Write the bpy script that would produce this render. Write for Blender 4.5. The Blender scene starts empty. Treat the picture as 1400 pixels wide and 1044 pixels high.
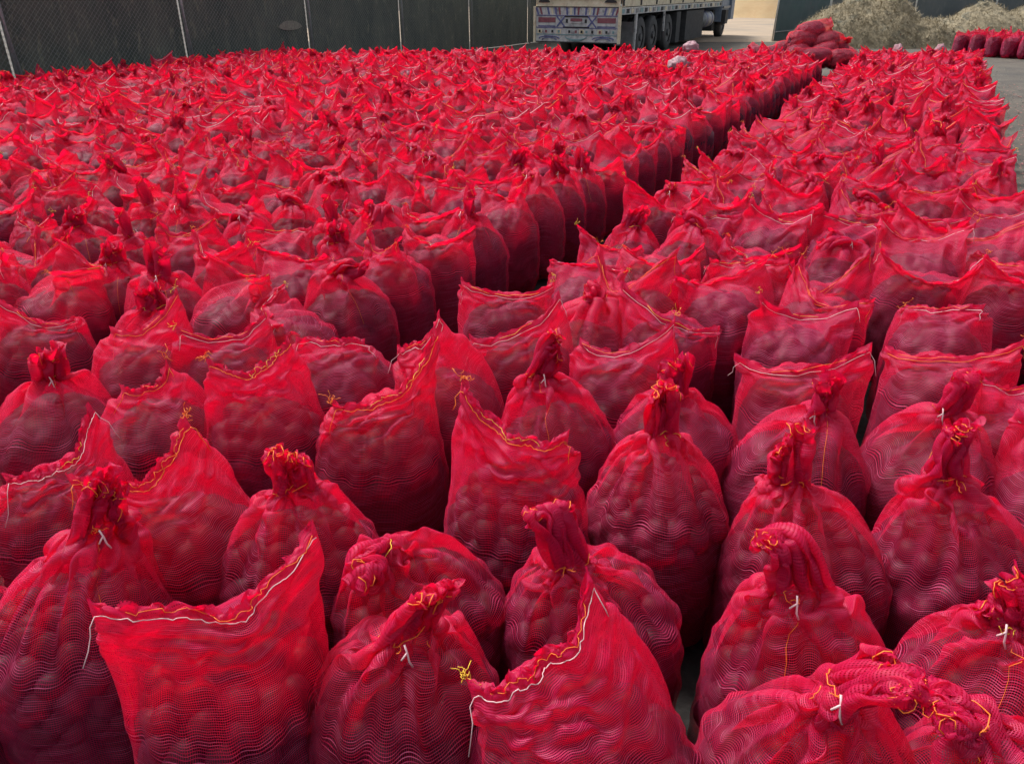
import bpy, math, random, time
import numpy as np
from mathutils import Vector, Matrix
random.seed(7)
RNG = np.random.default_rng(7)
T0 = time.time()
scene = bpy.context.scene

# ------------------------------------------------------------------ camera, light, exposure
F_PX, W_PX, H_PX = 1050.0, 1400.0, 1044.0
CAM_Z = 1.75
PITCH = math.atan(537.0 / F_PX)
cam_d = bpy.data.cameras.new('camera')
cam = bpy.data.objects.new('camera', cam_d)
scene.collection.objects.link(cam)
cam.location = (0, 0, CAM_Z)
cam.rotation_euler = (math.pi / 2 - PITCH, 0, 0)
cam_d.sensor_width = 36.0
cam_d.lens = 36.0 * F_PX / W_PX
cam_d.clip_start = 0.05
cam_d.clip_end = 600
scene.camera = cam

SUN_EL, SUN_AZ = 58.0, -42.0           # azimuth measured from the camera heading (+Y), positive to the right
world = bpy.data.worlds.new('World')
scene.world = world
world.use_nodes = True
wn = world.node_tree
for n in list(wn.nodes):
    wn.nodes.remove(n)
wo = wn.nodes.new('ShaderNodeOutputWorld')
wb = wn.nodes.new('ShaderNodeBackground')
ws = wn.nodes.new('ShaderNodeTexSky')
ws.sky_type = 'NISHITA'
ws.sun_disc = False
ws.sun_elevation = math.radians(SUN_EL)
ws.sun_rotation = math.radians(SUN_AZ)
ws.dust_density = 4.0
ws.air_density = 1.0
ws.ozone_density = 1.0
wb.inputs['Strength'].default_value = 0.125
whs = wn.nodes.new('ShaderNodeHueSaturation')          # thin overcast: the same sky, greyer
whs.inputs['Saturation'].default_value = 0.35
wn.links.new(ws.outputs[0], whs.inputs['Color'])
wn.links.new(whs.outputs[0], wb.inputs[0])
wn.links.new(wb.outputs[0], wo.inputs[0])
sun_d = bpy.data.lights.new('sun', 'SUN')
sun_d.energy = 2.5
sun_d.angle = math.radians(14)
sun_d.color = (1.0, 0.97, 0.93)
sun = bpy.data.objects.new('sun', sun_d)
scene.collection.objects.link(sun)
_a, _e = math.radians(SUN_AZ), math.radians(SUN_EL)
sdir = Vector((math.sin(_a) * math.cos(_e), math.cos(_a) * math.cos(_e), math.sin(_e)))
sun.rotation_euler = sdir.to_track_quat('Z', 'Y').to_euler()
scene.view_settings.view_transform = 'Standard'
scene.view_settings.look = 'None'
scene.view_settings.gamma = 1.0
scene.view_settings.exposure = 1.0
scene.view_settings.use_curve_mapping = False
try:
    scene.cycles.use_denoising = True
    scene.cycles.adaptive_threshold = 0.02
    scene.cycles.max_bounces = 8
    scene.cycles.transparent_max_bounces = 14
    scene.cycles.transmission_bounces = 4
    scene.cycles.caustics_reflective = False
    scene.cycles.caustics_refractive = False
except Exception:
    pass

COL = scene.collection


def link(o, parent=None):
    COL.objects.link(o)
    if parent is not None:
        o.parent = parent
    return o


def tag(o, label=None, cat=None, group=None, kind=None):
    if label: o['label'] = label
    if cat: o['category'] = cat
    if group: o['group'] = group
    if kind: o['kind'] = kind
    return o


def empty(name, loc=(0, 0, 0), rz=0.0):
    o = bpy.data.objects.new(name, None)
    o.empty_display_size = 0.1
    o.location = loc
    o.rotation_euler = (0, 0, rz)
    COL.objects.link(o)
    return o


# ------------------------------------------------------------------ places: the rows run to the right of the heading
CP, SP = math.cos(PITCH), math.sin(PITCH)
ROW_AZ = math.radians(27.53)
RDX, RDY = math.sin(ROW_AZ), math.cos(ROW_AZ)      # along the rows
QDX, QDY = math.cos(ROW_AZ), -math.sin(ROW_AZ)     # across the rows, to the right
ROW_YAW = -ROW_AZ                                   # turns local +Y onto the row direction


def rq(a, b):
    return (a * RDX + b * QDX, a * RDY + b * QDY)


def ray(px, py):
    dx = (px - 700) / F_PX
    dy = -(py - 522) / F_PX
    return Vector((dx, CP + dy * SP, -SP + dy * CP))


def at_z(px, py, z):
    d = ray(px, py)
    t = (z - CAM_Z) / d.z
    return Vector((0, 0, CAM_Z)) + d * t


# ------------------------------------------------------------------ materials
def new_mat(name):
    m = bpy.data.materials.new(name)
    m.use_nodes = True
    nt = m.node_tree
    for n in list(nt.nodes):
        nt.nodes.remove(n)
    out = nt.nodes.new('ShaderNodeOutputMaterial')
    return m, nt, out


def N(nt, typ, **kw):
    n = nt.nodes.new(typ)
    for k, v in kw.items():
        if k == 'inp':
            for kk, vv in v.items():
                n.inputs[kk].default_value = vv
        else:
            setattr(n, k, v)
    return n


def mth(nt, op, a, b=None, c=None, clamp=False):
    n = nt.nodes.new('ShaderNodeMath')
    n.operation = op
    n.use_clamp = clamp
    for i, v in enumerate((a, b, c)):
        if v is None: continue
        if isinstance(v, (int, float)):
            n.inputs[i].default_value = v
        else:
            nt.links.new(v, n.inputs[i])
    return n.outputs[0]


def mixc(nt, fac, a, b):
    n = nt.nodes.new('ShaderNodeMix')
    n.data_type = 'RGBA'
    for i, v in ((0, fac), (6, a), (7, b)):
        if isinstance(v, (int, float)):
            n.inputs[i].default_value = v
        elif isinstance(v, tuple):
            n.inputs[i].default_value = (*v, 1) if len(v) == 3 else v
        else:
            nt.links.new(v, n.inputs[i])
    return n.outputs[2]


def rough_mat(name, c1, c2, scale=8.0, rough=0.8, bump=0.3, detail=6.0, metallic=0.0, bscale=None, c3=None, s3=1.0):
    """two-tone noisy surface with fine relief, coordinates in object space"""
    m, nt, out = new_mat(name)
    tc = N(nt, 'ShaderNodeTexCoord')
    no = N(nt, 'ShaderNodeTexNoise', inp={'Scale': scale, 'Detail': detail, 'Roughness': 0.65})
    nt.links.new(tc.outputs['Object'], no.inputs['Vector'])
    ra = N(nt, 'ShaderNodeMapRange', inp={'From Min': 0.32, 'From Max': 0.68})
    nt.links.new(no.outputs[0], ra.inputs[0])
    col = mixc(nt, ra.outputs[0], c1, c2)
    if c3:
        n3 = N(nt, 'ShaderNodeTexNoise', inp={'Scale': s3, 'Detail': 5.0, 'Roughness': 0.7})
        nt.links.new(tc.outputs['Object'], n3.inputs['Vector'])
        r3 = N(nt, 'ShaderNodeMapRange', inp={'From Min': 0.5, 'From Max': 0.68})
        nt.links.new(n3.outputs[0], r3.inputs[0])
        col = mixc(nt, r3.outputs[0], col, c3)
    p = N(nt, 'ShaderNodeBsdfPrincipled', inp={'Roughness': rough, 'Metallic': metallic})
    nt.links.new(col, p.inputs['Base Color'])
    if bump:
        nb = N(nt, 'ShaderNodeTexNoise', inp={'Scale': bscale or scale * 6, 'Detail': 4.0})
        nt.links.new(tc.outputs['Object'], nb.inputs['Vector'])
        bp = N(nt, 'ShaderNodeBump', inp={'Strength': bump, 'Distance': 0.02})
        nt.links.new(nb.outputs[0], bp.inputs['Height'])
        nt.links.new(bp.outputs[0], p.inputs['Normal'])
    nt.links.new(p.outputs[0], out.inputs[0])
    return m


def net_mat(name, red=(0.45, 0.002, 0.060), pale=(0.88, 0.17, 0.34), cell=0.0050):
    """knitted plastic net: threads with open holes between them, seen from UVs in metres"""
    m, nt, out = new_mat(name)
    uv = N(nt, 'ShaderNodeUVMap', uv_map='UVMap')
    geo = N(nt, 'ShaderNodeTexCoord')
    oi = N(nt, 'ShaderNodeObjectInfo')
    no = N(nt, 'ShaderNodeTexNoise', inp={'Scale': 9.0, 'Detail': 2.0})
    nt.links.new(uv.outputs[0], no.inputs['Vector'])
    ds = N(nt, 'ShaderNodeVectorMath', operation='SCALE', inp={'Scale': 0.010})
    nt.links.new(no.outputs['Color'], ds.inputs[0])
    ad = N(nt, 'ShaderNodeVectorMath', operation='ADD')
    nt.links.new(uv.outputs[0], ad.inputs[0]); nt.links.new(ds.outputs[0], ad.inputs[1])
    sx = N(nt, 'ShaderNodeSeparateXYZ')
    nt.links.new(ad.outputs[0], sx.inputs[0])
    u = mth(nt, 'DIVIDE', sx.outputs[0], cell * 0.95)
    v = mth(nt, 'DIVIDE', sx.outputs[1], cell)
    fu = mth(nt, 'ABSOLUTE', mth(nt, 'SUBTRACT', mth(nt, 'FRACT', u), 0.5))
    fv = mth(nt, 'ABSOLUTE', mth(nt, 'SUBTRACT', mth(nt, 'FRACT', v), 0.5))
    # density: hem is dense, body open; slow patches too
    at = N(nt, 'ShaderNodeAttribute', attribute_name='dens')
    n2 = N(nt, 'ShaderNodeTexNoise', inp={'Scale': 6.0, 'Detail': 3.0})
    nt.links.new(uv.outputs[0], n2.inputs['Vector'])
    wid = mth(nt, 'ADD', mth(nt, 'MULTIPLY', n2.outputs[0], 0.16), mth(nt, 'MULTIPLY', at.outputs['Fac'], 0.30))
    wv = mth(nt, 'ADD', wid, 0.075)
    wu = mth(nt, 'ADD', wid, 0.052)
    hv = N(nt, 'ShaderNodeMapRange', interpolation_type='SMOOTHSTEP', inp={'To Min': 1.0, 'To Max': 0.0})
    nt.links.new(fv, hv.inputs[0]); nt.links.new(mth(nt, 'SUBTRACT', wv, 0.04), hv.inputs[1]); nt.links.new(mth(nt, 'ADD', wv, 0.04), hv.inputs[2])
    hu = N(nt, 'ShaderNodeMapRange', interpolation_type='SMOOTHSTEP', inp={'To Min': 1.0, 'To Max': 0.0})
    nt.links.new(fu, hu.inputs[0]); nt.links.new(mth(nt, 'SUBTRACT', wu, 0.04), hu.inputs[1]); nt.links.new(mth(nt, 'ADD', wu, 0.04), hu.inputs[2])
    cov = mth(nt, 'MAXIMUM', hv.outputs[0], hu.outputs[0])
    alpha = mth(nt, 'ADD', mth(nt, 'MULTIPLY', cov, 0.92), 0.06, clamp=True)
    # colour: individual threads vary, some are paler
    n3 = N(nt, 'ShaderNodeTexNoise', noise_dimensions='2D', inp={'Scale': 1.0, 'Detail': 1.0})
    cx = N(nt, 'ShaderNodeCombineXYZ')
    nt.links.new(mth(nt, 'FLOOR', v), cx.inputs[0]); nt.links.new(mth(nt, 'MULTIPLY', sx.outputs[0], 5.0), cx.inputs[1])
    nt.links.new(cx.outputs[0], n3.inputs['Vector'])
    r3 = N(nt, 'ShaderNodeMapRange', inp={'From Min': 0.42, 'From Max': 0.70, 'To Min': 0.0, 'To Max': 0.75})
    nt.links.new(n3.outputs[0], r3.inputs[0])
    fac = mth(nt, 'MULTIPLY', mth(nt, 'ADD', r3.outputs[0], 0.12), hv.outputs[0])
    fac = mth(nt, 'MULTIPLY', fac, mth(nt, 'SUBTRACT', 1.0, mth(nt, 'MULTIPLY', at.outputs['Fac'], 1.5), clamp=True))
    col = mixc(nt, fac, red, pale)
    hs = N(nt, 'ShaderNodeHueSaturation', inp={'Saturation': 1.0})
    nt.links.new(mth(nt, 'ADD', mth(nt, 'MULTIPLY', oi.outputs['Random'], 0.010), 0.492), hs.inputs['Hue'])
    nt.links.new(mth(nt, 'ADD', mth(nt, 'MULTIPLY', oi.outputs['Random'], 0.30), 0.80), hs.inputs['Value'])
    nt.links.new(col, hs.inputs['Color'])
    p = N(nt, 'ShaderNodeBsdfPrincipled', inp={'Roughness': 0.52, 'Specular IOR Level': 0.26})
    nt.links.new(hs.outputs[0], p.inputs['Base Color'])
    bp = N(nt, 'ShaderNodeBump', inp={'Strength': 0.9, 'Distance': 0.002})
    nt.links.new(cov, bp.inputs['Height'])
    nt.links.new(bp.outputs[0], p.inputs['Normal'])
    tr = N(nt, 'ShaderNodeBsdfTranslucent')
    tr.inputs['Color'].default_value = (min(0.95, red[0] * 2.1), red[1] * 1.5, red[2] * 0.68, 1)
    m1 = N(nt, 'ShaderNodeMixShader', inp={0: 0.50})
    nt.links.new(p.outputs[0], m1.inputs[1]); nt.links.new(tr.outputs[0], m1.inputs[2])
    tp = N(nt, 'ShaderNodeBsdfTransparent')
    m2 = N(nt, 'ShaderNodeMixShader')
    nt.links.new(alpha, m2.inputs[0])
    nt.links.new(tp.outputs[0], m2.inputs[1]); nt.links.new(m1.outputs[0], m2.inputs[2])
    nt.links.new(m2.outputs[0], out.inputs[0])
    return m


def onion_mat():
    m, nt, out = new_mat('onion_skin')
    tc = N(nt, 'ShaderNodeTexCoord')
    oi = N(nt, 'ShaderNodeObjectInfo')
    no = N(nt, 'ShaderNodeTexNoise', inp={'Scale': 14.0, 'Detail': 5.0, 'Roughness': 0.7})
    nt.links.new(tc.outputs['Object'], no.inputs['Vector'])
    ra = N(nt, 'ShaderNodeMapRange', inp={'From Min': 0.35, 'From Max': 0.7})
    nt.links.new(no.outputs[0], ra.inputs[0])
    c = mixc(nt, ra.outputs[0], (0.030, 0.002, 0.010), (0.11, 0.007, 0.034))
    hs = N(nt, 'ShaderNodeHueSaturation')
    nt.links.new(mth(nt, 'ADD', mth(nt, 'MULTIPLY', oi.outputs['Random'], 0.7), 0.65), hs.inputs['Value'])
    nt.links.new(c, hs.inputs['Color'])
    p = N(nt, 'ShaderNodeBsdfPrincipled', inp={'Roughness': 0.58, 'Specular IOR Level': 0.32})
    nt.links.new(hs.outputs[0], p.inputs['Base Color'])
    nt.links.new(p.outputs[0], out.inputs[0])
    return m


def plain(name, c, rough=0.6, translucent=0.0, metallic=0.0):
    m, nt, out = new_mat(name)
    p = N(nt, 'ShaderNodeBsdfPrincipled', inp={'Base Color': (*c, 1), 'Roughness': rough, 'Metallic': metallic})
    if translucent:
        tr = N(nt, 'ShaderNodeBsdfTranslucent', inp={'Color': (*c, 1)})
        mx = N(nt, 'ShaderNodeMixShader', inp={0: translucent})
        nt.links.new(p.outputs[0], mx.inputs[1]); nt.links.new(tr.outputs[0], mx.inputs[2])
        nt.links.new(mx.outputs[0], out.inputs[0])
    else:
        nt.links.new(p.outputs[0], out.inputs[0])
    return m


M_NET = net_mat('red_net')
M_NETDULL = net_mat('faded_net', red=(0.50, 0.012, 0.055), pale=(0.82, 0.24, 0.32))
M_ONION = onion_mat()
M_ORANGE = plain('orange_thread', (0.85, 0.22, 0.02), 0.5, 0.3)
M_YELLOW = plain('yellow_thread', (0.80, 0.50, 0.05), 0.5, 0.3)
M_WHITE = plain('white_thread', (0.74, 0.50, 0.52), 0.6, 0.2)


# ------------------------------------------------------------------ mesh helpers
def mesh_from(name, verts, faces, mat=None, smooth=True, mats=None, mi=None):
    me = bpy.data.meshes.new(name)
    verts = np.asarray(verts, dtype=np.float32)
    if isinstance(faces, np.ndarray):
        n, k = faces.shape
        me.vertices.add(len(verts)); me.vertices.foreach_set('co', verts.ravel())
        me.loops.add(n * k); me.loops.foreach_set('vertex_index', faces.astype(np.int32).ravel())
        me.polygons.add(n)
        me.polygons.foreach_set('loop_start', np.arange(0, n * k, k, dtype=np.int32))
        me.polygons.foreach_set('loop_total', np.full(n, k, dtype=np.int32))
        me.update(calc_edges=True)
    else:
        me.from_pydata(verts.tolist(), [], faces)
        me.update()
    for mm in (mats or ([mat] if mat else [])):
        me.materials.append(mm)
    if mi is not None:
        me.polygons.foreach_set('material_index', np.asarray(mi, dtype=np.int32))
    if smooth:
        me.polygons.foreach_set('use_smooth', np.ones(len(me.polygons), dtype=bool))
    return me


class MB:
    """collects boxes, bars and tubes into one mesh"""
    def __init__(s):
        s.v = []; s.f = []; s.m = []
    def _add(s, v, f, mi=0):
        o = len(s.v)
        s.v += [tuple(x) for x in v]
        s.f += [tuple(i + o for i in q) for q in f]
        s.m += [mi] * len(f)
    def box(s, c, d, rz=0.0, mi=0, taper=1.0):
        hx, hy, hz = d[0] / 2, d[1] / 2, d[2] / 2
        cs, sn = math.cos(rz), math.sin(rz)
        v = []
        for z, t in ((-hz, 1.0), (hz, taper)):
            for x, y in ((-hx, -hy), (hx, -hy), (hx, hy), (-hx, hy)):
                x *= t; y *= t
                v.append((c[0] + x * cs - y * sn, c[1] + x * sn + y * cs, c[2] + z))
        s._add(v, [(3, 2, 1, 0), (4, 5, 6, 7), (0, 1, 5, 4), (1, 2, 6, 5), (2, 3, 7, 6), (3, 0, 4, 7)], mi)
        return s
    def tube(s, pts, r, n=6, mi=0, r2=None, cap=True):
        pts = [Vector(p) for p in pts]
        o = len(s.v); k = len(pts)
        up = Vector((0.13, 0.21, 1.0)).normalized()
        for i, p in enumerate(pts):
            t = (pts[min(i + 1, k - 1)] - pts[max(i - 1, 0)])
            if t.length < 1e-7: t = Vector((0, 0, 1))
            t.normalize()
            a = t.cross(up)
            if a.length < 1e-3: a = t.cross(Vector((1, 0, 0)))
            a.normalize(); b = t.cross(a)
            rr = r + ((r2 - r) * i / (k - 1) if r2 is not None else 0)
            for j in range(n):
                an = 2 * math.pi * j / n
                s.v.append(tuple(p + a * math.cos(an) * rr + b * math.sin(an) * rr))
        for i in range(k - 1):
            for j in range(n):
                j2 = (j + 1) % n
                s.f.append((o + i * n + j, o + i * n + j2, o + (i + 1) * n + j2, o + (i + 1) * n + j)); s.m.append(mi)
        if cap:
            s.f.append(tuple(o + j for j in reversed(range(n)))); s.m.append(mi)
            s.f.append(tuple(o + (k - 1) * n + j for j in range(n))); s.m.append(mi)
        return s
    def cyl(s, p0, p1, r, n=16, mi=0):
        return s.tube([p0, p1], r, n, mi)
    def mesh(s, name, mats, smooth=False):
        if not isinstance(mats, (list, tuple)): mats = [mats]
        return mesh_from(name, s.v, s.f, mats=mats, mi=s.m, smooth=smooth)
    def build(s, name, mats, parent=None, smooth=False):
        return link(bpy.data.objects.new(name, s.mesh(name, mats, smooth)), parent)


# ------------------------------------------------------------------ the sack: an onion-filled body, a net tube relaxed over it
R0 = 0.203
C0Z = 0.31


def base_R(d, r0, hu, hd, pu, pd):
    rho = np.sqrt(d[..., 0] ** 2 + d[..., 1] ** 2) / r0
    upm = d[..., 2] > 0
    zz = np.abs(d[..., 2]) / np.where(upm, hu, hd)
    p = np.where(upm, pu, pd)
    return (rho ** p + zz ** p) ** (-1.0 / p)


def make_fill(rng, r0=R0, top=0.55, tilt=(0, 0)):
    """onion positions on the body surface and the star-shaped outline table they give"""
    n = 150
    i = np.arange(n)
    # even spread over a cylinder-like surface
    z = 1 - 2 * (i + 0.5) / n
    ph = i * 2.39996 + rng.uniform(0, 6.28)
    s = np.sqrt(1 - z * z)
    d = np.stack([s * np.cos(ph), s * np.sin(ph), z], -1) + rng.normal(0, 0.055, (n, 3))
    d /= np.linalg.norm(d, axis=1, keepdims=True)
    rr = rng.uniform(0.036, 0.048, n)
    lob = 1 + 0.04 * np.cos(2 * np.arctan2(d[:, 1], d[:, 0]) + rng.uniform(0, 6.28)) + 0.012 * rng.normal(0, 1, n)
    Rb = base_R(d, r0, top - C0Z, C0Z, 2.75, 3.6) * lob
    c = d * (Rb - rr * 0.95)[:, None]
    # tilt of the mound
    c[:, 2] += np.clip(c[:, 2], 0, 1) * (c[:, 0] * tilt[0] + c[:, 1] * tilt[1]) / 0.2 * 0.5
    NTt, NP = 192, 96
    th = (np.arange(NTt) + 0.5) / NTt * 2 * np.pi
    pl = (np.arange(NP) + 0.5) / NP * np.pi
    TH, PL = np.meshgrid(th, pl, indexing='ij')
    D = np.stack([np.sin(PL) * np.cos(TH), np.sin(PL) * np.sin(TH), np.cos(PL)], -1).reshape(-1, 3).astype(np.float32)
    cf = c.astype(np.float32)
    b = D @ cf.T
    cc = (cf ** 2).sum(1)[None]
    disc = b * b - cc + (rr.astype(np.float32) ** 2)[None]
    hit = np.where(disc > 0, b + np.sqrt(np.maximum(disc, 0)), 0)
    R = hit.max(1)
    R = np.maximum(R, base_R(D, r0, top - C0Z, C0Z, 2.75, 3.6) - 0.035)
    R = R.reshape(NTt, NP).astype(np.float32)
    # what the net lies on: it bridges the hollows between onions
    S_ = R.copy()
    for _ in range(10):
        S_ = (np.roll(S_, 1, 0) + np.roll(S_, -1, 0) + 2 * S_) / 4
        S_[:, 1:-1] = (S_[:, 2:] + S_[:, :-2] + 2 * S_[:, 1:-1]) / 4
        S_ = np.maximum(S_, R - 0.004)
    return c, rr, R, S_


def pair(X, W, ia, ib, rest, ks, kc):
    a = X[ia]; b = X[ib]; wa = W[ia]; wb = W[ib]
    d = b - a
    L = np.sqrt((d * d).sum(-1, keepdims=True)) + 1e-9
    df = (L - rest) / L
    k = np.where(df > 0, ks, kc)
    c = d * (k * df / (wa + wb + 1e-6))
    X[ia] = a + wa * c
    X[ib] = b - wb * c


def tri(th):
    """1 at 0, -1 at pi, straight in between"""
    t = np.mod(th / np.pi, 2.0)
    return np.where(t < 1, 1 - 2 * t, 2 * t - 3)


def simulate(specs, NU, NB, NT_, iters):
    """specs: dicts with kind 'boat' or 'knot'. Returns positions (B,NV,NU,3), rest arclengths, fills."""
    B = len(specs)
    NV = NB + NT_
    th = np.arange(NU) / NU * 2 * np.pi
    X = np.zeros((B, NV, NU, 3), np.float32)
    W = np.ones((B, NV, NU, 1), np.float32)
    VR = np.zeros((B, NV - 1, 1, 1), np.float32)
    HR = np.zeros((B, NV, 1, 1), np.float32)
    CI = np.zeros(B, np.float32)
    TAB = np.zeros((B, 192, 96), np.float32)
    RAW = np.zeros((B, 192, 96), np.float32)
    SW = np.zeros((B, NV, NU, 3), np.float32)
    fills = []
    KB = np.zeros((B, 1, 1, 1), np.float32)
    isboat = np.array([s['kind'] == 'boat' for s in specs])
    st = NV - 4                      # row of the seam that closes a boat
    NC = int(NT_ * 0.58)             # rows up to a neck
    for bi, s in enumerate(specs):
        rng = np.random.default_rng(s['seed'])
        top = s.get('top', 0.565 if s['kind'] == 'boat' else 0.535)
        r0 = R0 * s.get('fat', 1.0 if s['kind'] == 'boat' else 1.06)
        c, rr, tab, stab = make_fill(rng, r0, top, s.get('tilt', (0, 0)))
        fills.append((c, rr))
        TAB[bi] = stab
        RAW[bi] = tab
        # body profile
        pol = np.linspace(math.pi * 0.94, math.pi * 0.27, 60)
        dd = np.stack([np.sin(pol), np.zeros(60), np.cos(pol)], -1)
        Rb = base_R(dd, r0, top - C0Z, C0Z, 2.75, 3.6) * 1.03
        pr = np.stack([Rb * np.sin(pol), Rb * np.cos(pol) + C0Z], -1)
        al = np.concatenate([[0], np.cumsum(np.linalg.norm(np.diff(pr, axis=0), axis=1))])
        sb = np.linspace(0, al[-1], NB)
        prho = np.interp(sb, al, pr[:, 0]); pz = np.interp(sb, al, pr[:, 1])
        X[bi, :NB, :, 0] = prho[:, None] * np.cos(th)
        X[bi, :NB, :, 1] = prho[:, None] * np.sin(th)
        X[bi, :NB, :, 2] = pz[:, None]
        VR[bi, :NB - 1] = (sb[1] - sb[0])
        HR[bi] = 2 * np.pi * r0 * s.get('loose', 1.06) / NU
        CI[bi] = 2 * np.pi * r0 * 1.06
        W[bi, 0] = 0
        sh = X[bi, NB - 1].copy()
        wob = rng.normal(0, 1, (NT_, NU, 3)).astype(np.float32)
        for _ in range(2):
            wob = (wob + np.roll(wob, 1, 1) + np.roll(wob, -1, 1)) / 3
        if s['kind'] == 'boat':
            eR, eL = np.array(s['eR'], float), np.array(s['eL'], float)   # at th=0 and th=pi
            t = tri(th)
            mid = (eR + eL) / 2
            half = (eR - eL) / 2
            sag = s.get('sag', 0.08)
            tp = mid[None] + half[None] * t[:, None]
            w1, w2 = rng.uniform(-1, 1, 2)
            # lowest point may lie off centre
            cx = s.get('cx', 0.25 * w1)
            bow = (1 - np.abs(t) ** 1.8) * (1 + cx * t)
            tp[:, 2] -= sag * bow + 0.007 * np.sin(4 * t + 3 * w2) * (1 - t ** 2)
            tp[:, 1] += s.get('push', 0.0) * (1 - t ** 2) + (0.013 * np.sin(4.1 * t + 5 * w1) + 0.007 * np.sin(9.3 * t + 9 * w2) * (1 + np.sin(3 * t + w1))) * (1 - np.abs(t) ** 3)
            for k in range(3, 0, -1):
                SW[bi, st + 1 - k] = (0.05, 0.07, 0.08)
            SW[bi, st] = (0.14, 0.16, 0.20)
            SW[bi, st + 1:] = (0.08, 0.06, 0.08)
            side = np.where(np.sin(th) >= 0, 1, -1) * 0.006 * (np.abs(np.sin(th)) > 0.01)
            tp[:, 1] += side
            ns = st - NB + 1
            seg = float(np.linalg.norm(np.diff(tp[:NU // 2 + 1], axis=0), axis=1).mean()) * 1.03
            hr0 = float(HR[bi, 0, 0, 0])
            for k in range(NB, NV):
                q = min(1, (k - NB + 1) / ns)
                HR[bi, k] = hr0 * (1 - q) + min(seg, hr0) * q
            for k in range(ns):
                q = (k + 1) / ns
                X[bi, NB + k] = sh * (1 - q) + tp * q
                X[bi, NB + k, :, 2] += 0.035 * math.sin(math.pi * q)
            hem = 0.022
            for k in range(3):
                X[bi, st + 1 + k] = tp
                X[bi, st + 1 + k, :, 2] += (k + 1) * hem / 3
                X[bi, st + 1 + k, :, 1] += s.get('hemy', 0.008) * (k + 1)
            dl = max(np.linalg.norm(eR - sh[0]), np.linalg.norm(eL - sh[NU // 2]), 0.25)
            TL = dl * s.get('len', 1.08)
            VR[bi, NB - 1:st] = TL / ns
            VR[bi, st:] = hem / 3
            for u0 in (0, NU // 2):
                for du in (-1, 0, 1):
                    W[bi, st - 1:, (u0 + du) % NU] = 0
            KB[bi] = s.get('bend', 0.22)
        else:
            P1 = np.array(s['neck'], float); P2 = np.array(s['tip'], float)
            P2 = P1 + (P2 - P1) * 0.74
            P1 = P1 - np.array((0, 0, .012))
            via = np.array(s.get('via', (P1 + P2) / 2 + np.array((0, 0, 0.25 * np.linalg.norm(P2 - P1)))), float)
            wy = s.get('wyaw', 0.0)
            wd = np.array((math.cos(wy), math.sin(wy), 0.0))
            rn = s.get('rn', 0.020)
            npl = int(rng.integers(6, 11))
            pa, pb, pc_ = rng.uniform(0, 6.28, 3)
            fl_ = 0.35 if s.get('flat') else 1.0
            ring = rn * (1 + fl_ * 0.30 * np.sin(npl * th + pa) + 0.25 * np.sin((npl - 4) * th + pb) + 0.18 * np.sin((npl + 6) * th + pc_))
            e1 = np.cos(th) * ring * 1.8; e2 = np.sin(th) * ring * (0.60 if fl_ == 1 else .38)
            nk = np.stack([e1 * wd[0] - e2 * wd[1], e1 * wd[1] + e2 * wd[0], 0.006 * np.sin(2 * th + pa)], -1) + P1
            tw = s.get('twist', 0.0)
            for k in range(NC):
                q = (k + 1) / NC
                qq = q ** 0.85
                ang = tw * q
                base = sh * (1 - qq) + nk * qq
                X[bi, NB + k] = base
                X[bi, NB + k, :, 2] += 0.03 * math.sin(math.pi * q)
            Ltail = 0.0
            prev = P1
            w_end = s.get('w', 0.09) * 1.05
            nt2 = NT_ - NC
            t = tri(th)
            pts = []
            for k in range(nt2):
                q = (k + 1) / nt2
                c_ = (1 - q) ** 2 * P1 + 2 * q * (1 - q) * via + q * q * P2
                pts.append(c_)
                Ltail += np.linalg.norm(c_ - prev); prev = c_
            for k in range(nt2):
                q = (k + 1) / nt2
                tan = (pts[k] - (pts[k - 1] if k else P1)); tan /= np.linalg.norm(tan) + 1e-9
                nd = np.cross(tan, wd); nd /= np.linalg.norm(nd) + 1e-9
                wdd = np.cross(nd, tan)
                ww = rn * 1.7 + (w_end / 2 - rn * 1.7) * min(1, q * 1.6)
                amp = (0.004 + 0.015 * q) * fl_
                fr = amp * 0.55 * np.sin(th * (npl + 2) + pa) + amp * 0.6 * np.sin(th * 5 + pb + 3 * q) + 0.010 * fl_ * np.sin(th * 3 + pc_ + 5 * q) + np.where(np.sin(th) > 0, 1, -1) * 0.004
                sk = w_end * q * (0.60 * np.sin(th + pb) + 0.25 * np.sin(th * 2 + pa) + 0.12 * np.sin(th * 5 + pc_))
                X[bi, NB + NC + k] = pts[k] + wdd[None] * (ww * t)[:, None] + nd[None] * fr[:, None] + tan[None] * (sk * 0.5)[:, None]
            dl = np.linalg.norm(P1 - sh, axis=1).max()
            VR[bi, NB - 1:NB + NC - 1] = dl * s.get('len', 1.03) / NC
            VR[bi, NB + NC - 1:] = Ltail / nt2
            W[bi, NB + NC - 1] = 0
            W[bi, NB + NC - 2] = 0.15
            SW[bi, NB + NC:] = 0.22
            KB[bi] = s.get('bend', 0.12)
        X[bi, NB:] += wob * 0.006 * W[bi, NB:]
        # creases: a few slanting waves across the empty cloth
        qr = (np.arange(NT_) / NT_)[:, None]
        env = np.sin(np.pi * np.clip(qr * 1.1, 0, 1)) ** .6
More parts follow.
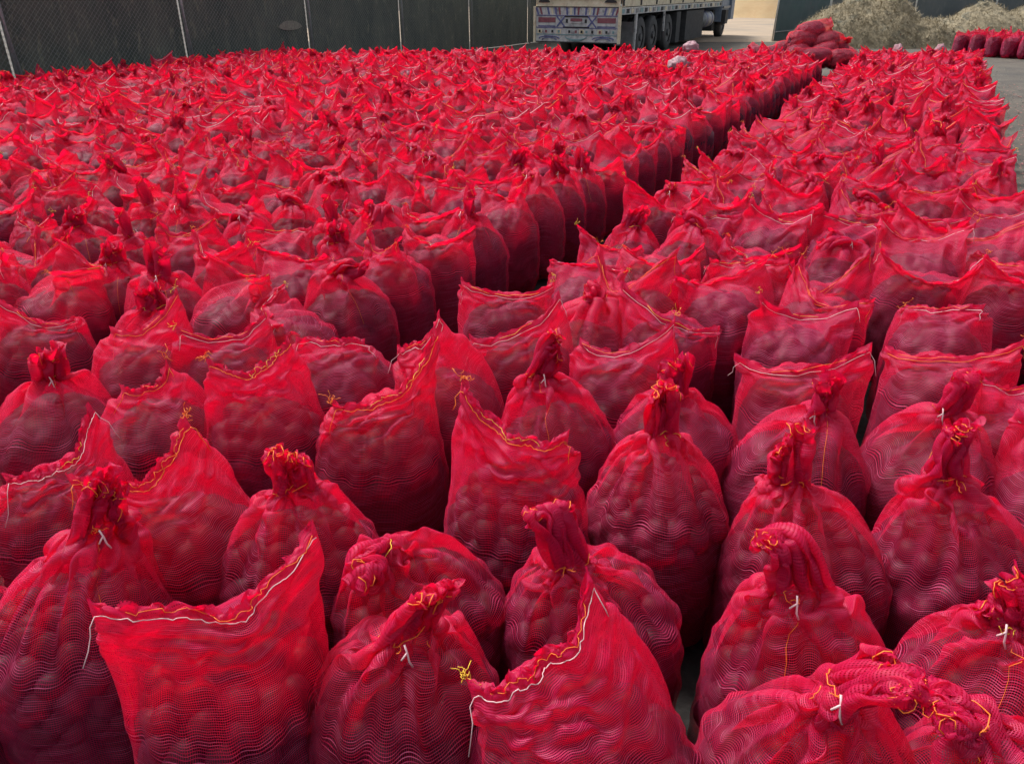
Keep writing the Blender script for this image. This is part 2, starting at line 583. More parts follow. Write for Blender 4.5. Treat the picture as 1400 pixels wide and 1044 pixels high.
        for _w in range(7):
            k1 = rng.integers(2, 9) * rng.choice((-1, 1)); k2 = rng.uniform(2, 13); ph = rng.uniform(0, 6.28)
            wv_ = np.sin(k1 * th[None] + k2 * qr + ph)
            wv_ = (np.sign(wv_) * np.abs(wv_) ** 1.6 if _w % 2 else 1 - 2 * np.abs(wv_) ** .7) * env
            dirn = rng.normal(0, 1, 3); dirn[2] *= .6; dirn /= np.linalg.norm(dirn)
            A_c = 0.017 / (1 + abs(k1) * .12) * s.get('crumple', 0.55 if s['kind'] == 'boat' else 0.8)
            X[bi, NB:] += (wv_[..., None] * dirn * A_c * W[bi, NB:]).astype(np.float32)
        SW[bi, NB + 2:] = np.maximum(SW[bi, NB + 2:], 0.045)
    TGT = X.copy()
    V = np.zeros_like(X)
    ev = (slice(None), slice(None), slice(0, NU, 2)); od = (slice(None), slice(None), slice(1, NU, 2))
    od2 = (slice(None), slice(None), slice(1, NU - 1, 2)); ev2 = (slice(None), slice(None), slice(2, NU, 2))
    la = (slice(None), slice(None), slice(NU - 1, NU)); fi = (slice(None), slice(None), slice(0, 1))
    bo = np.where(isboat)[0]
    ui = np.arange(1, NU // 2); uj = NU - ui
    bidx = np.arange(B)[:, None, None]
    C = np.array((0, 0, C0Z), np.float32)
    g = 0.00030
    for it in range(iters):
        Xp = X.copy()
        X += V * 0.90 * W
        X[..., 2] -= g * W[..., 0]
        for sub in range(2):
            # along the bag
            pair(X, W, (slice(None), slice(0, NV - 1, 2)), (slice(None), slice(1, NV, 2)), VR[:, 0::2][:, :len(range(1, NV, 2))], 0.9, 0.35) if NV % 2 == 0 else None
            pair(X, W, (slice(None), slice(1, NV - 1, 2)), (slice(None), slice(2, NV, 2)), VR[:, 1::2], 0.9, 0.35)
            # around the bag
            pair(X, W, ev, od, HR, 0.8, 0.30)
            pair(X, W, od2, ev2, HR, 0.8, 0.30)
            pair(X, W, la, fi, HR, 0.8, 0.30)
        # bending around and along (only resists closing up)
        for ax, hop, rest in ((2, 2, HR * 2), (2, 4, HR * 3.6)):
            d = np.roll(X, -hop, ax) - X
            L = np.sqrt((d * d).sum(-1, keepdims=True)) + 1e-9
            cc = d * (np.minimum(L - rest, 0) / L) * KB
            X += cc * W
            X -= np.roll(cc, hop, ax) * W
        d = X[:, 2:] - X[:, :-2]
        L = np.sqrt((d * d).sum(-1, keepdims=True)) + 1e-9
        rest = VR[:, 1:] + VR[:, :-1]
        cc = d * (np.minimum(L - rest, 0) / L) * 0.22
        X[:, :-2] += cc * W[:, :-2]
        X[:, 2:] -= cc * W[:, 2:]
        X += (TGT - X) * SW
        # the seam that closes a boat
        if len(bo):
            A_ = X[bo][:, st - 1:st + 1]
            a = A_[:, :, ui]; b = A_[:, :, uj]
            m = (a + b) / 2
            off = np.zeros_like(a); off[..., 1] = 0.0025
            A_[:, :, ui] = m + off; A_[:, :, uj] = m - off
            X[bo, st - 1:st + 1] = A_
        # onions inside push outwards
        Pp = X - C
        rad = np.sqrt((Pp * Pp).sum(-1)) + 1e-9
        tt = np.arctan2(Pp[..., 1], Pp[..., 0]) / (2 * np.pi) * 192
        pp = np.arccos(np.clip(Pp[..., 2] / rad, -1, 1)) / np.pi * 96
        R = TAB[bidx, np.floor(tt).astype(np.int32) % 192, np.clip(pp.astype(np.int32), 0, 95)] + 0.003
        # net hangs no further inside than the outline
        k = np.where((rad < R)[..., None], (R / rad)[..., None], 1.0)
        Xn = C + Pp * k
        X = np.where(W > 0, X + (Xn - X) * 0.9, X)
        X[..., 2] = np.maximum(X[..., 2], 0.004)
        V = X - Xp
        np.clip(V, -0.02, 0.02, out=V)
    # soften solver noise
    for _ in range(2):
        lap = (np.roll(X, 1, 2) + np.roll(X, -1, 2)) / 2 - X
        X += lap * 0.30
        X[:, 1:-1] += ((X[:, 2:] + X[:, :-2]) / 2 - X[:, 1:-1]) * 0.25
    for _ in range(5):
        q = slice(2, NB)
        X[:, q] += ((np.roll(X[:, q], 1, 2) + np.roll(X[:, q], -1, 2)) / 2 - X[:, q]) * 0.35
        X[:, q] += ((X[:, 3:NB + 1] + X[:, 1:NB - 1]) / 2 - X[:, q]) * 0.35
    # keep the net outside the onions after the smoothing, so it shows their lumps
    for _ in range(2):
        Pp = X - C
        rad = np.sqrt((Pp * Pp).sum(-1)) + 1e-9
        tt = np.arctan2(Pp[..., 1], Pp[..., 0]) / (2 * np.pi) * 192
        pp = np.arccos(np.clip(Pp[..., 2] / rad, -1, 1)) / np.pi * 96
        ti = np.floor(tt).astype(np.int32) % 192; pi_ = np.clip(pp.astype(np.int32), 0, 95)
        R = np.maximum(RAW[bidx, ti, pi_], TAB[bidx, ti, pi_]) + 0.003
        kk = np.where((rad < R)[..., None], (R / rad)[..., None], 1.0)
        X = C + Pp * kk
        X[..., 2] = np.maximum(X[..., 2], 0.004)
        if _ == 0:
            q = slice(2, NB)
            X[:, q] += ((np.roll(X[:, q], 1, 2) + np.roll(X[:, q], -1, 2)) / 2 - X[:, q]) * 0.6
            X[:, q] += ((X[:, 3:NB + 1] + X[:, 1:NB - 1]) / 2 - X[:, q]) * 0.6
    fr_ = np.random.default_rng(3).normal(0, 1, (B, 4, NU, 3)).astype(np.float32)
    fr_ = (fr_ + np.roll(fr_, 1, 2)) / 1.4
    X[:, -4:] += fr_ * np.array((.0012, .002, .0032, .0045), np.float32)[None, :, None, None] * W[:, -4:]
    AL = np.concatenate([np.zeros((B, 1)), np.cumsum(VR[:, :, 0, 0], 1)], 1)
    return X, AL, CI, fills, RAW


def refine(G, closed_u=True):
    """double the grid both ways with the 4-point rule"""
    a = G
    m = (-np.roll(a, 1, 1) + 9 * a + 9 * np.roll(a, -1, 1) - np.roll(a, -2, 1)) / 16
    out = np.empty((a.shape[0], a.shape[1] * 2) + a.shape[2:], a.dtype)
    out[:, 0::2] = a; out[:, 1::2] = m
    a = out
    p = np.concatenate([2 * a[:1] - a[1:2], a, 2 * a[-1:] - a[-2:-1]], 0)
    m = (-p[:-3] + 9 * p[1:-2] + 9 * p[2:-1] - p[3:]) / 16
    o2 = np.empty((a.shape[0] * 2 - 1,) + a.shape[1:], a.dtype)
    o2[0::2] = a; o2[1::2] = m
    return o2


def grid_faces(nv, nu, closed=True):
    i, j = np.meshgrid(np.arange(nv - 1), np.arange(nu if closed else nu - 1), indexing='ij')
    j2 = (j + 1) % nu
    return np.stack([i * nu + j, i * nu + j2, (i + 1) * nu + j2, (i + 1) * nu + j], -1).reshape(-1, 4)


def net_mesh(name, G, al, circ, kind, nref=0, mat=None, neckq=0.74):
    """G (NV,NU,3) -> net mesh with uv in metres and a density attribute"""
    for _ in range(nref):
        G = refine(G)
        al = np.interp(np.linspace(0, len(al) - 1, len(al) * 2 - 1), np.arange(len(al)), al)
    nv, nu = G.shape[:2]
    f = grid_faces(nv, nu)
    me = mesh_from(name, G.reshape(-1, 3), f, mat or M_NET)
    uvl = me.uv_layers.new(name='UVMap')
    U = np.arange(nu + 1) / nu * circ
    i, j = np.meshgrid(np.arange(nv - 1), np.arange(nu), indexing='ij')
    uv = np.stack([np.stack([U[j], al[i]], -1), np.stack([U[j + 1], al[i]], -1),
                   np.stack([U[j + 1], al[i + 1]], -1), np.stack([U[j], al[i + 1]], -1)], 2)
    uvl.data.foreach_set('uv', uv.astype(np.float32).ravel())
    at = me.attributes.new('dens', 'FLOAT', 'POINT')
    q = al / al[-1]
    hem = 0.024 if kind == 'boat' else 0.022
    d = np.clip((al - (al[-1] - hem)) / 0.006, 0, 1) * 0.65
    zz_ = G[:, :, 2]
    dv_ = np.clip((zz_ - 0.55) / 0.12, 0, 1) * 0.40
    if kind == 'knot':
        nk_ = al[min(len(al) - 1, int(len(al) * neckq))]
        d = np.maximum(d, np.clip((al - (nk_ - 0.07)) / 0.08, 0, 1) * 0.55)
    at.data.foreach_set('value', np.maximum(np.repeat(d, nu).reshape(nv, nu), dv_).astype(np.float32).ravel())
    return me


def fill_mesh(name, tab, shrink, nt, np_, mat=None):
    st_, sp_ = 192 // nt, 96 // np_
    R = tab.reshape(nt, st_, np_, sp_).max(axis=(1, 3)) * shrink
    th = (np.arange(nt) + 0.5) / nt * 2 * np.pi
    pl = (np.arange(np_) + 0.5) / np_ * np.pi
    TH, PL = np.meshgrid(th, pl, indexing='xy')      # (np_, nt)
    Rt = R.T
    P = np.stack([Rt * np.sin(PL) * np.cos(TH), Rt * np.sin(PL) * np.sin(TH), Rt * np.cos(PL) + C0Z], -1)
    P[..., 2] = np.maximum(P[..., 2], 0.002)
    f = grid_faces(np_, nt)[:, ::-1]
    return P, f


# tube along a polyline, fast enough for many threads
def thread_pts_noise(pts, amp, rng):
    p = np.asarray(pts, float)
    return p + rng.normal(0, amp, p.shape)


def tie_parts(parent_meshes, G, spec, rng, NB, NT_, fine):
    """threads of one sack: returns list of (part name, mesh)"""
    res = []
    NV, NU = G.shape[:2]
    sides = 5 if fine else 3
    k = 1.0 if fine else 1.15
    if spec['kind'] == 'boat':
        st = NV - 4
        a = G[st, :NU // 2 + 1]; b = G[st, NU // 2:]
        cen = (G[st, 1:NU // 2] + G[st, :NU // 2:-1]) / 2
        cen = cen[::(1 if fine else 3)]
        sgn = spec.get('thr_side', -1)
        off = np.zeros_like(cen); off[:, 1] = 0.006 * sgn; off[:, 2] = 0.001
        mb = MB()
        line = [tuple(x) for x in (cen + off)]
        # loose ends at the ears
        for e, dirx in ((0, 1), (-1, -1)):
            if rng.uniform() < 0.75:
                p = np.array(line[e]); tail = []
                dx = dirx * rng.uniform(0.0, 0.012); ln = rng.uniform(0.03, 0.10)
                for q in range(1, 5):
                    tail.append(tuple(p + np.array((dx * q + rng.normal(0, 0.003), sgn * 0.006 * q + rng.normal(0, 0.003), -ln * q / 4 + 0.008 * math.sin(q)))))
                if e == 0: line = tail[::-1] + line
                else: line = line + tail
        mb.tube([tuple(np.array(p_) + rng.normal(0, .0010, 3)) for p_ in line], 0.0010 * k, sides)
        res.append(('seam_thread', mb.mesh('seam_thread', M_WHITE if spec.get('white', rng.uniform() < 0.55) else M_ORANGE, True)))
        mb = MB()
        row = NV - 2
        half = range(2, NU // 2 - 1, 1 if fine else 3) if sgn > 0 else range(NU // 2 + 2, NU - 1, 1 if fine else 3)
        half = list(half)
        h0 = int(len(half) * rng.uniform(0, .45)); h1 = int(len(half) * rng.uniform(.65, 1.0))
        half = half[h0:max(h1, h0 + 4)]
        l2 = [tuple(G[row, i] + np.array((0, 0.004 * sgn, 0.001))) for i in half]
        mb.tube([tuple(np.array(p_) + rng.normal(0, .0013, 3)) for p_ in l2], 0.0007 * k, sides)
        res.append(('hem_thread', mb.mesh('hem_thread', M_YELLOW if rng.uniform() < 0.4 else M_ORANGE, True)))
        # frayed tuft at one ear
        mb = MB()
        tuft = spec.get('tuft', int(rng.integers(0, 3)))
        if tuft:
            p = G[NV - 1, 0 if tuft == 1 else NU // 2]
            for _ in range(9 if fine else 4):
                d = rng.normal(0, 1, 3); d[2] = abs(d[2]); d /= np.linalg.norm(d)
                q = [p + rng.normal(0, .003, 3)]
                stp = rng.uniform(.004, .009)
                for _k in range(6):
                    d = d + rng.normal(0, .9, 3); d /= np.linalg.norm(d)
                    q.append(q[-1] + d * stp)
                mb.tube([tuple(x) for x in q], 0.0008 * k, sides)
        if tuft:
            tf_ = mb.mesh('frayed_tuft', M_YELLOW if rng.uniform() < 0.4 else M_ORANGE, True)
            res.append(('frayed_tuft', tf_))
    else:
        P1 = np.array(spec['neck']); P2 = np.array(spec['tip'])
        rn = spec.get('rn', 0.020) * 1.55
        mb = MB()
        wy = spec.get('wyaw', 0.0)
        cw, sw = math.cos(wy), math.sin(wy)
        r_ = rn / 1.55
        a0 = rng.uniform(0, 6.28)
        pts = []
        nn = int(rng.integers(12, 26))
        for i in range(nn):
            an = a0 + 2 * math.pi * i / 26.0
            ex = r_ * 1.8 * math.cos(an) * (1 + rng.normal(0, .06)); ey = r_ * 0.95 * math.sin(an) * (1 + rng.normal(0, .10))
            pts.append((P1[0] + ex * cw - ey * sw, P1[1] + ex * sw + ey * cw, P1[2] + 0.010 * math.sin(i * 0.43) + rng.normal(0, .002)))
        mb.tube(pts, 0.0010 * k, sides)
        for _ in range(3 if fine else 1):
            an = rng.uniform(3.4, 6.0)
            p = np.array((P1[0] + rn * math.cos(an), P1[1] + rn * 0.8 * math.sin(an), P1[2] + rng.normal(0, .006)))
            d = np.array((math.cos(an), math.sin(an), rng.uniform(-.8, .8)))
            q = [p]
            stp = rng.uniform(.003, .008)
            for _k in range(6):
                d = d + rng.normal(0, .75, 3) + (0, 0, -.15); d /= np.linalg.norm(d)
                q.append(q[-1] + d * stp)
            mb.tube([tuple(x) for x in q], 0.0008 * k, sides)
        res.append(('tie_string', mb.mesh('tie_string', M_YELLOW if rng.uniform() < 0.5 else M_ORANGE, True)))
        # hem thread runs along the free edge of the tail
        row = NV - 2
        mb = MB()
        seg = list(range(NU // 2, NU, 1 if fine else 3))
        pc = G[row].mean(0)
        l2 = [tuple(G[row, i] + (G[row, i] - pc) * 0.03 + np.array((0, -0.004, 0.002))) for i in seg]
        mb.tube([tuple(np.array(p_) + rng.normal(0, .0012, 3)) for p_ in l2], 0.0010 * k, sides)
        res.append(('hem_thread', mb.mesh('hem_thread', M_ORANGE, True)))
        mb = MB()
        # a seam thread coming down from the neck over the body
        u = int(NU * rng.uniform(0.66, 0.84))
        NC = int(NT_ * 0.58)
        rr = [tuple(G[i, u] + (G[i, u] - np.array((0, 0, G[i, u][2]))) * 0.03) for i in range(NB + NC - 1, NB - 6 if fine else NB - 3, -2)]
        mb.tube(rr, 0.0007 * k, sides)
        if rng.uniform() < .45: res.append(('body_thread', mb.mesh('body_thread', M_ORANGE, True)))
        if rng.uniform() < 0.6:
            mb = MB()
            p = P1 + np.array((rng.normal(0, 0.012), -rn - 0.006, 0.0))
            mb.tube([tuple(p + (0, 0.004, 0.014)), tuple(p + (0.004, -0.004, 0.0)), tuple(p + (0.006, -0.008, -0.018)), tuple(p + (0.012, -0.006, -0.034))], 0.0021 * k, sides)
            mb.tube([tuple(p + (0.004, -0.004, 0.002)), tuple(p + (-0.008, -0.008, -0.012))], 0.0019 * k, sides)
            res.append(('string_end', mb.mesh('string_end', M_WHITE, True)))
    return res


#@@SACKS@@
# ------------------------------------------------------------------ near sacks, one by one
# name: axis pixel at z=.58 ; kind ; tips as (px,py,forward) ; options ; label
def _plane_tip(ax, px, py, fwd, nrm):
    """point of the pixel ray in the vertical plane through the sack axis moved fwd metres towards the camera"""
    o = ax - nrm * (-fwd)
    d = ray(px, py); c = Vector((0, 0, CAM_Z))
    t = (Vector((o.x, o.y, 0)) - c).dot(nrm) / d.dot(nrm)
    return c + d * t


NEAR = [
    # axis px, kind, tips, options, label
    ((85, 790), 'knot', (135, 715, .02), (152, 640, .02), dict(w=.08, fat=1.05, wyaw=.3, rn=.030, flat=1, crumple=.7), 'tied sack in the lower left corner with a tall narrow net peak'),
    ((300, 865), 'boat', (122, 842, .10), (437, 728, .05), dict(sag=.06, push=-.06, white=True, tuft=0, fat=1.04), 'big open-topped sack with a low left ear and a tall right ear with white thread'),
    ((545, 870), 'knot', (556, 862, .06), (612, 792, .06), dict(w=.08, wyaw=.4, rn=.030, flat=1, crumple=.7), 'tied sack whose short thick tail leans right beside the tall-eared sack'),
    ((805, 965), 'boat', (642, 950, .10), (812, 795, -.04), dict(sag=.05, push=-.05, white=True, tuft=2, fat=1.08, crumple=.3), 'bottom centre sack with a long white seam thread curling up to a peak'),
    ((812, 765), 'knot', (785, 770, .08), (728, 675, .06), dict(w=.08, via=(760, 690, .08), wyaw=.6, flat=1, crumple=.7), 'tall plump sack with its peak hooking over to the left'),
    ((568, 748), 'knot', (520, 752, .12), (478, 806, .22), dict(w=.10, via=(500, 770, .2), wyaw=1.2, rn=.024), 'sack with its tied mouth flopped down to the left with orange strings'),
    ((1112, 830), 'knot', (1092, 800, .08), (1028, 722, .08), dict(w=.09, via=(1105, 735, .08), wyaw=.4, rn=.030, flat=1, crumple=.7), 'plump tied sack with a frilled tail leaning left and white string end'),
    ((1130, 985), 'knot', (1150, 935, .08), (1272, 930, .10), dict(w=.08, via=(1205, 915, .1), wyaw=1.9, rn=.022, flat=1, crumple=.5), 'bottom edge sack whose flat ribbon tail reaches right to its neighbour'),
    ((1385, 880), 'knot', (1385, 850, .05), (1372, 795, .05), dict(w=.10, wyaw=.2), 'sack cut by the right edge with a short frilled mouth'),
    ((1400, 1035), 'knot', (1330, 975, .08), (1262, 962, .10), dict(w=.09, via=(1300, 960, .1), wyaw=2.0, rn=.022, flat=1, crumple=.5), 'corner sack at lower right with its tail lying towards the left'),
    ((1118, 690), 'knot', (1083, 655, .06), (1078, 580, .04), dict(w=.09, wyaw=.1), 'sack tied with orange string below a square upright net tail'),
    ((1325, 695), 'knot', (1298, 650, .06), (1318, 562, .05), dict(w=.05, wyaw=.5), 'sack at the right with a tall twisted rope-like neck and yellow thread'),
    ((905, 625), 'knot', (905, 590, .02), (912, 515, .02), dict(w=.07, wyaw=.2), 'tall dark sack on the edge of the dark gap with a pointed peak'),
    ((705, 645), 'boat', (628, 530, .0), (778, 602, .06), dict(sag=.05, push=-.06, white=False, tuft=2, fat=1.02), 'sack with a high pointed left ear and a low curled right ear'),
    ((402, 695), 'knot', (400, 665, .04), (388, 612, .04), dict(w=.085, wyaw=.1, rn=.026), 'small round sack with a bow-like tied top'),
    ((243, 680), 'boat', (95, 662, .08), (262, 580, -.02), dict(sag=.07, push=-.04, white=False, tuft=1), 'sack with yellow tuft on its right ear and its left ear folded out'),
    ((70, 645), 'boat', (8, 660, .08), (130, 560, .0), dict(sag=.06, push=-.04, white=True, tuft=0), 'sack at the left edge with a tall right peak'),
    ((515, 560), 'boat', (455, 560, .08), (600, 455, -.03), dict(sag=.07, push=-.06, white=False, tuft=2), 'sack with a long slanting hem climbing to a tall right peak'),
    ((357, 540), 'boat', (283, 500, .06), (398, 468, .0), dict(sag=.05, push=-.05, white=False, tuft=2), 'rounded sack with its ears close together and yellow tip on the left one'),
    ((762, 545), 'knot', (735, 510, .02), (772, 452, .0), dict(w=.08, wyaw=.3), 'round sack with a tall leaning tail and white string hanging at left'),
    ((928, 545), 'knot', (918, 540, .0), (930, 480, .0), dict(w=.07, wyaw=.3), 'tied sack just behind the tall dark sack at the gap'),
    ((1100, 578), 'knot', (1120, 560, .0), (1135, 508, .0), dict(w=.06, wyaw=.9), 'round sack with an orange tipped tail in front of a wide open one'),
    ((1285, 578), 'knot', (1300, 560, .0), (1330, 500, .0), dict(w=.05, wyaw=.9), 'round sack with a pale twisted neck reaching up to the right'),
    ((205, 548), 'boat', (165, 535, .02), (232, 500, .0), dict(sag=.04, push=-.04), 'small dark sack squeezed between taller eared sacks at left'),
    ((60, 530), 'knot', (68, 515, .0), (68, 468, .0), dict(w=.08, wyaw=.1), 'dark round sack with a wide frilled top near the left edge'),
    ((305, 470), 'boat', (240, 455, .04), (366, 432, .0), dict(sag=.05, push=-.05, white=True, tuft=2), 'sack with a nearly level hem and a yellow tuft at its left ear'),
    ((465, 482), 'boat', (402, 472, .0), (500, 474, .05), dict(sag=.0, push=.02, top=.58, white=True, tuft=0), 'smooth dome-topped sack at the edge of the dark gap'),
    ((615, 505), 'boat', (542, 482, .0), (602, 432, .0), dict(sag=.04, push=-.03, white=True), 'sack with a narrow bright red peak beside the dark gap'),
    ((720, 455), 'boat', (640, 465, .08), (768, 405, .0), dict(sag=.05, push=-.06, white=True, tuft=0), 'wide sack with a straight folded hem rising to the right'),
    ((852, 490), 'boat', (790, 470, .0), (925, 440, .0), dict(sag=.06, push=-.06, white=True), 'wide sack with a sagging pale hem in the right block'),
    ((915, 430), 'boat', (845, 390, .0), (985, 455, .05), dict(sag=.04, push=-.05, white=True), 'sack with its hem running down to the right from a tall left ear'),
    ((1098, 505), 'boat', (1000, 492, .06), (1195, 478, .0), dict(sag=.04, push=-.08, white=True, fat=1.03), 'wide sack with an open band-like mouth and bright red right ear'),
    ((1300, 490), 'boat', (1205, 480, .0), (1405, 470, .0), dict(sag=.04, push=-.06, white=False, fat=1.03), 'wide sack at the right edge with a long level hem'),
    ((690, 402), 'boat', (628, 385, .0), (760, 392, .0), dict(sag=.05, push=-.06, white=True), 'boat-shaped sack at the head of the narrow aisle'),
    ((190, 470), 'boat', (150, 455, .02), (245, 400, .0), dict(sag=.05, push=-.05), 'sack with a leaning pale peak left of the level-hemmed sack'),
    ((45, 440), 'boat', (-20, 400, .0), (105, 440, .04), dict(sag=.05, push=-.06), 'sack with a broad slanting hem at the left edge'),
    ((1292, 432), 'boat', (1232, 425, .0), (1345, 425, .06), dict(sag=.0, push=.0, top=.58, white=True), 'smooth humped sack in the right block with one white thread'),
]
FINE_N = 20          # the nearest ones keep the denser net
near_specs = []
near_tf = []
for i, (axp, kind, t1, t2, opt, lab) in enumerate(NEAR):
    ax = at_z(axp[0], axp[1], 0.58)
    ax = Vector((ax.x, ax.y, 0))
    view = Vector((ax.x, ax.y, 0)).normalized()
    nrm = view
    p1 = _plane_tip(ax, t1[0], t1[1], -t1[2], nrm)
    p2 = _plane_tip(ax, t2[0], t2[1], -t2[2], nrm)
    if kind == 'boat':
        yaw = math.atan2((p2 - p1).y, (p2 - p1).x)
    else:
        yaw = math.atan2(-view.x, view.y)
    Rz = Matrix.Rotation(-yaw, 3, 'Z')
    def loc(p):
        q = Rz @ (p - ax)
        return [q.x, q.y, q.z]
    s = dict(opt); s['kind'] = kind; s['seed'] = 100 + i
    if 'via' in s:
        s['via'] = loc(_plane_tip(ax, s['via'][0], s['via'][1], -s['via'][2], nrm))
    if kind == 'boat':
        e1, e2 = loc(p1), loc(p2)
        s['eL'], s['eR'] = e1, e2
    else:
        s['neck'], s['tip'] = loc(p1), loc(p2)
    print('near', i, kind, '(%.2f %.2f)' % (ax.x, ax.y), [round(v, 2) for v in loc(p1)], [round(v, 2) for v in loc(p2)])
    near_specs.append(s)
    near_tf.append((ax, yaw))

NUf, NBf, NTf = 112, 24, 38
NUm, NBm, NTm = 72, 16, 26
Xn, ALn, CIn, FLn, TBn = simulate(near_specs[:FINE_N], NUf, NBf, NTf, 90)
print('sim near', time.time() - T0)

# field variants
VAR = []
vr = random.Random(11)
for k in range(13):
    hl, hr = vr.uniform(.64, .76), vr.uniform(.62, .76)
    pu = vr.uniform(-.12, .09)
    if k in (2, 5, 8): hl -= .03; hr -= .05; pu = vr.choice((-.19, .17))
    if k in (4, 9): hl = vr.uniform(.60, .63); hr = vr.uniform(.60, .72)
    tpz = vr.uniform(.55, .585)
    VAR.append(dict(kind='boat', seed=500 + k, eL=[-vr.uniform(.16, .26), vr.uniform(-.10, .10), hl], eR=[vr.uniform(.16, .26), vr.uniform(-.10, .10), hr],
                    sag=max(.03, (hl + hr) / 2 - tpz - vr.uniform(.0, .06)), cx=vr.uniform(-.6, .6), push=pu, top=tpz, fat=vr.uniform(.98, 1.04), crumple=vr.uniform(1.2, 2.0)))
for k in range(7):
    lean = vr.uniform(0, 6.28); ll = vr.uniform(.02, .10)
    nk = [vr.uniform(-.05, .05), vr.uniform(-.05, .05), vr.uniform(.62, .66)]
    tz = vr.uniform(.70, .77)
    if k in (1, 3, 5): ll = vr.uniform(.12, .17); tz = vr.uniform(.62, .68)
    VAR.append(dict(kind='knot', seed=600 + k, neck=nk, tip=[nk[0] + ll * math.cos(lean), nk[1] + ll * math.sin(lean), tz], w=vr.uniform(.07, .13), crumple=1.4, wyaw=vr.uniform(-.8, .8), rn=vr.uniform(.022, .034)))
mid_specs = near_specs[FINE_N:] + VAR
Xm, ALm, CIm, FLm, TBm = simulate(mid_specs, NUm, NBm, NTm, 70)
print('sim mid', time.time() - T0)


# ------------------------------------------------------------------ onions
def onion_mesh():
    n, mrow = 12, 8
    v = []
    for i in range(mrow + 1):
        p = math.pi * i / mrow
        r = math.sin(p); z = math.cos(p) * 0.93
        if i == 0: z = 0.99
        if i == 1: r *= 0.86; z = 0.90
        if i == mrow: z = -0.98
        for j in range(n):
            a = 2 * math.pi * j / n
            rr = r * (1 + 0.02 * math.cos(3 * a))
            v.append((rr * math.cos(a), rr * math.sin(a), z))
    f = grid_faces(mrow + 1, n)[:, ::-1]
    return mesh_from('onion', v, f, M_ONION)


ONION = onion_mesh()


def sack_children(root, G, al, circ, spec, fill, tab, seed, fine, onions_single):
    rng = np.random.default_rng(seed)
    NB, NT_ = (NBf, NTf) if fine else (NBm, NTm)
    o = link(bpy.data.objects.new('net', net_mesh('net', G, al, circ, spec['kind'], 1 if (fine and onions_single) else 0)), root)
    P, f = fill_mesh('onions', tab, 0.89 if onions_single else 0.93, 96 if fine else 64, 48 if fine else 32)
    fo = link(bpy.data.objects.new('onions', mesh_from('onions', P.reshape(-1, 3), f, M_ONION)), root)
    fo['kind'] = 'stuff'
    for nm, me in tie_parts(None, G, spec, rng, NB, NT_, fine):
        q_ = link(bpy.data.objects.new(nm, me), root)
        if nm in ('frayed_tuft', 'tie_string', 'string_end'): q_['kind'] = 'stuff'
    if onions_single:
        c, rr = fill
        for k in range(len(rr)):
            if c[k, 2] < -0.16: continue
            q = bpy.data.objects.new('onion', ONION)
            q.location = (float(c[k, 0]), float(c[k, 1]), float(c[k, 2]) + C0Z)
            q.scale = (float(rr[k]) * 0.92,) * 2 + (float(rr[k]) * 0.87,)
            q.rotation_euler = tuple(rng.uniform(-3, 3, 3))
            link(q, root)


GROUP_NEAR = 'red mesh sacks of onions in the front rows'
near_xy = []
for i, (row, s, (ax, yaw)) in enumerate(zip(NEAR, near_specs, near_tf)):
    root = empty('onion_sack', (ax.x, ax.y, 0), yaw)
    tag(root, row[5], 'sack', GROUP_NEAR)
    near_xy.append((ax.x, ax.y))
    if i < FINE_N:
        sack_children(root, Xn[i], ALn[i], float(CIn[i]), s, FLn[i], TBn[i], s['seed'], True, i < 15)
    else:
        j = i - FINE_N
        sack_children(root, Xm[j], ALm[j], float(CIm[j]), s, FLm[j], TBm[j], s['seed'], False, False)
print('near built', time.time() - T0)

# ------------------------------------------------------------------ field of sacks: prototypes, then copies in rows
protos = []
base = len(near_specs) - FINE_N
for k, s in enumerate(VAR):
    j = base + k
    root = bpy.data.objects.new('onion_sack', None)
    root.empty_display_size = 0.1
    sack_children(root, Xm[j], ALm[j], float(CIm[j]), s, FLm[j], TBm[j], s['seed'], False, False)
    protos.append(root)

N_BACK = 40
spots = []      # (x, y, a, b, block)
fr = random.Random(5)
SP_A, SP_B = 0.385, 0.375


def add_block(b_list, a0, a1, block, keep):
    for bi, b in enumerate(b_list):
        a = a0 + fr.uniform(0, 0.2)
        while a < a1:
            aa = a + fr.uniform(-.03, .03); bb = b + fr.uniform(-.03, .03) * (.35 if b == -2.19 else 1)
            x, y = rq(aa, bb)
            if keep(x, y, aa, bb):
                spots.append((x, y, aa, bb, block))
            a += SP_A * fr.uniform(.96, 1.05)


def in_view(x, y, z=0.5, m=140):
    d = Vector((x, y, z - CAM_Z))
    cz = d.y * CP - d.z * SP
    if cz < 0.3: return False
    cx = 700 + F_PX * d.x / cz
    cy = 522 - F_PX * (d.y * SP + d.z * CP) / cz
    mm = m + 250 / cz
    return -mm < cx < 1400 + mm and -60 < cy < 1044 + mm + 200


def clear_near(x, y, r=0.315):
    return math.hypot(x, y) > 1.45 and all((x - u) ** 2 + (y - v) ** 2 > r * r for u, v in near_xy)


add_block([0.47, 0.10, -0.27, -0.64, -1.01], -0.5, 19.3, 'right', lambda x, y, a, b: in_view(x, y) and clear_near(x, y))
add_block([-2.19 - SP_B * k for k in range(28)], -6, 30, 'left', lambda x, y, a, b: in_view(x, y) and clear_near(x, y) and y < 17.6 and a < 16.7 + max(0, (-2.2 - b)) * 1.2 and (b < -2.0 or a > 2.0))
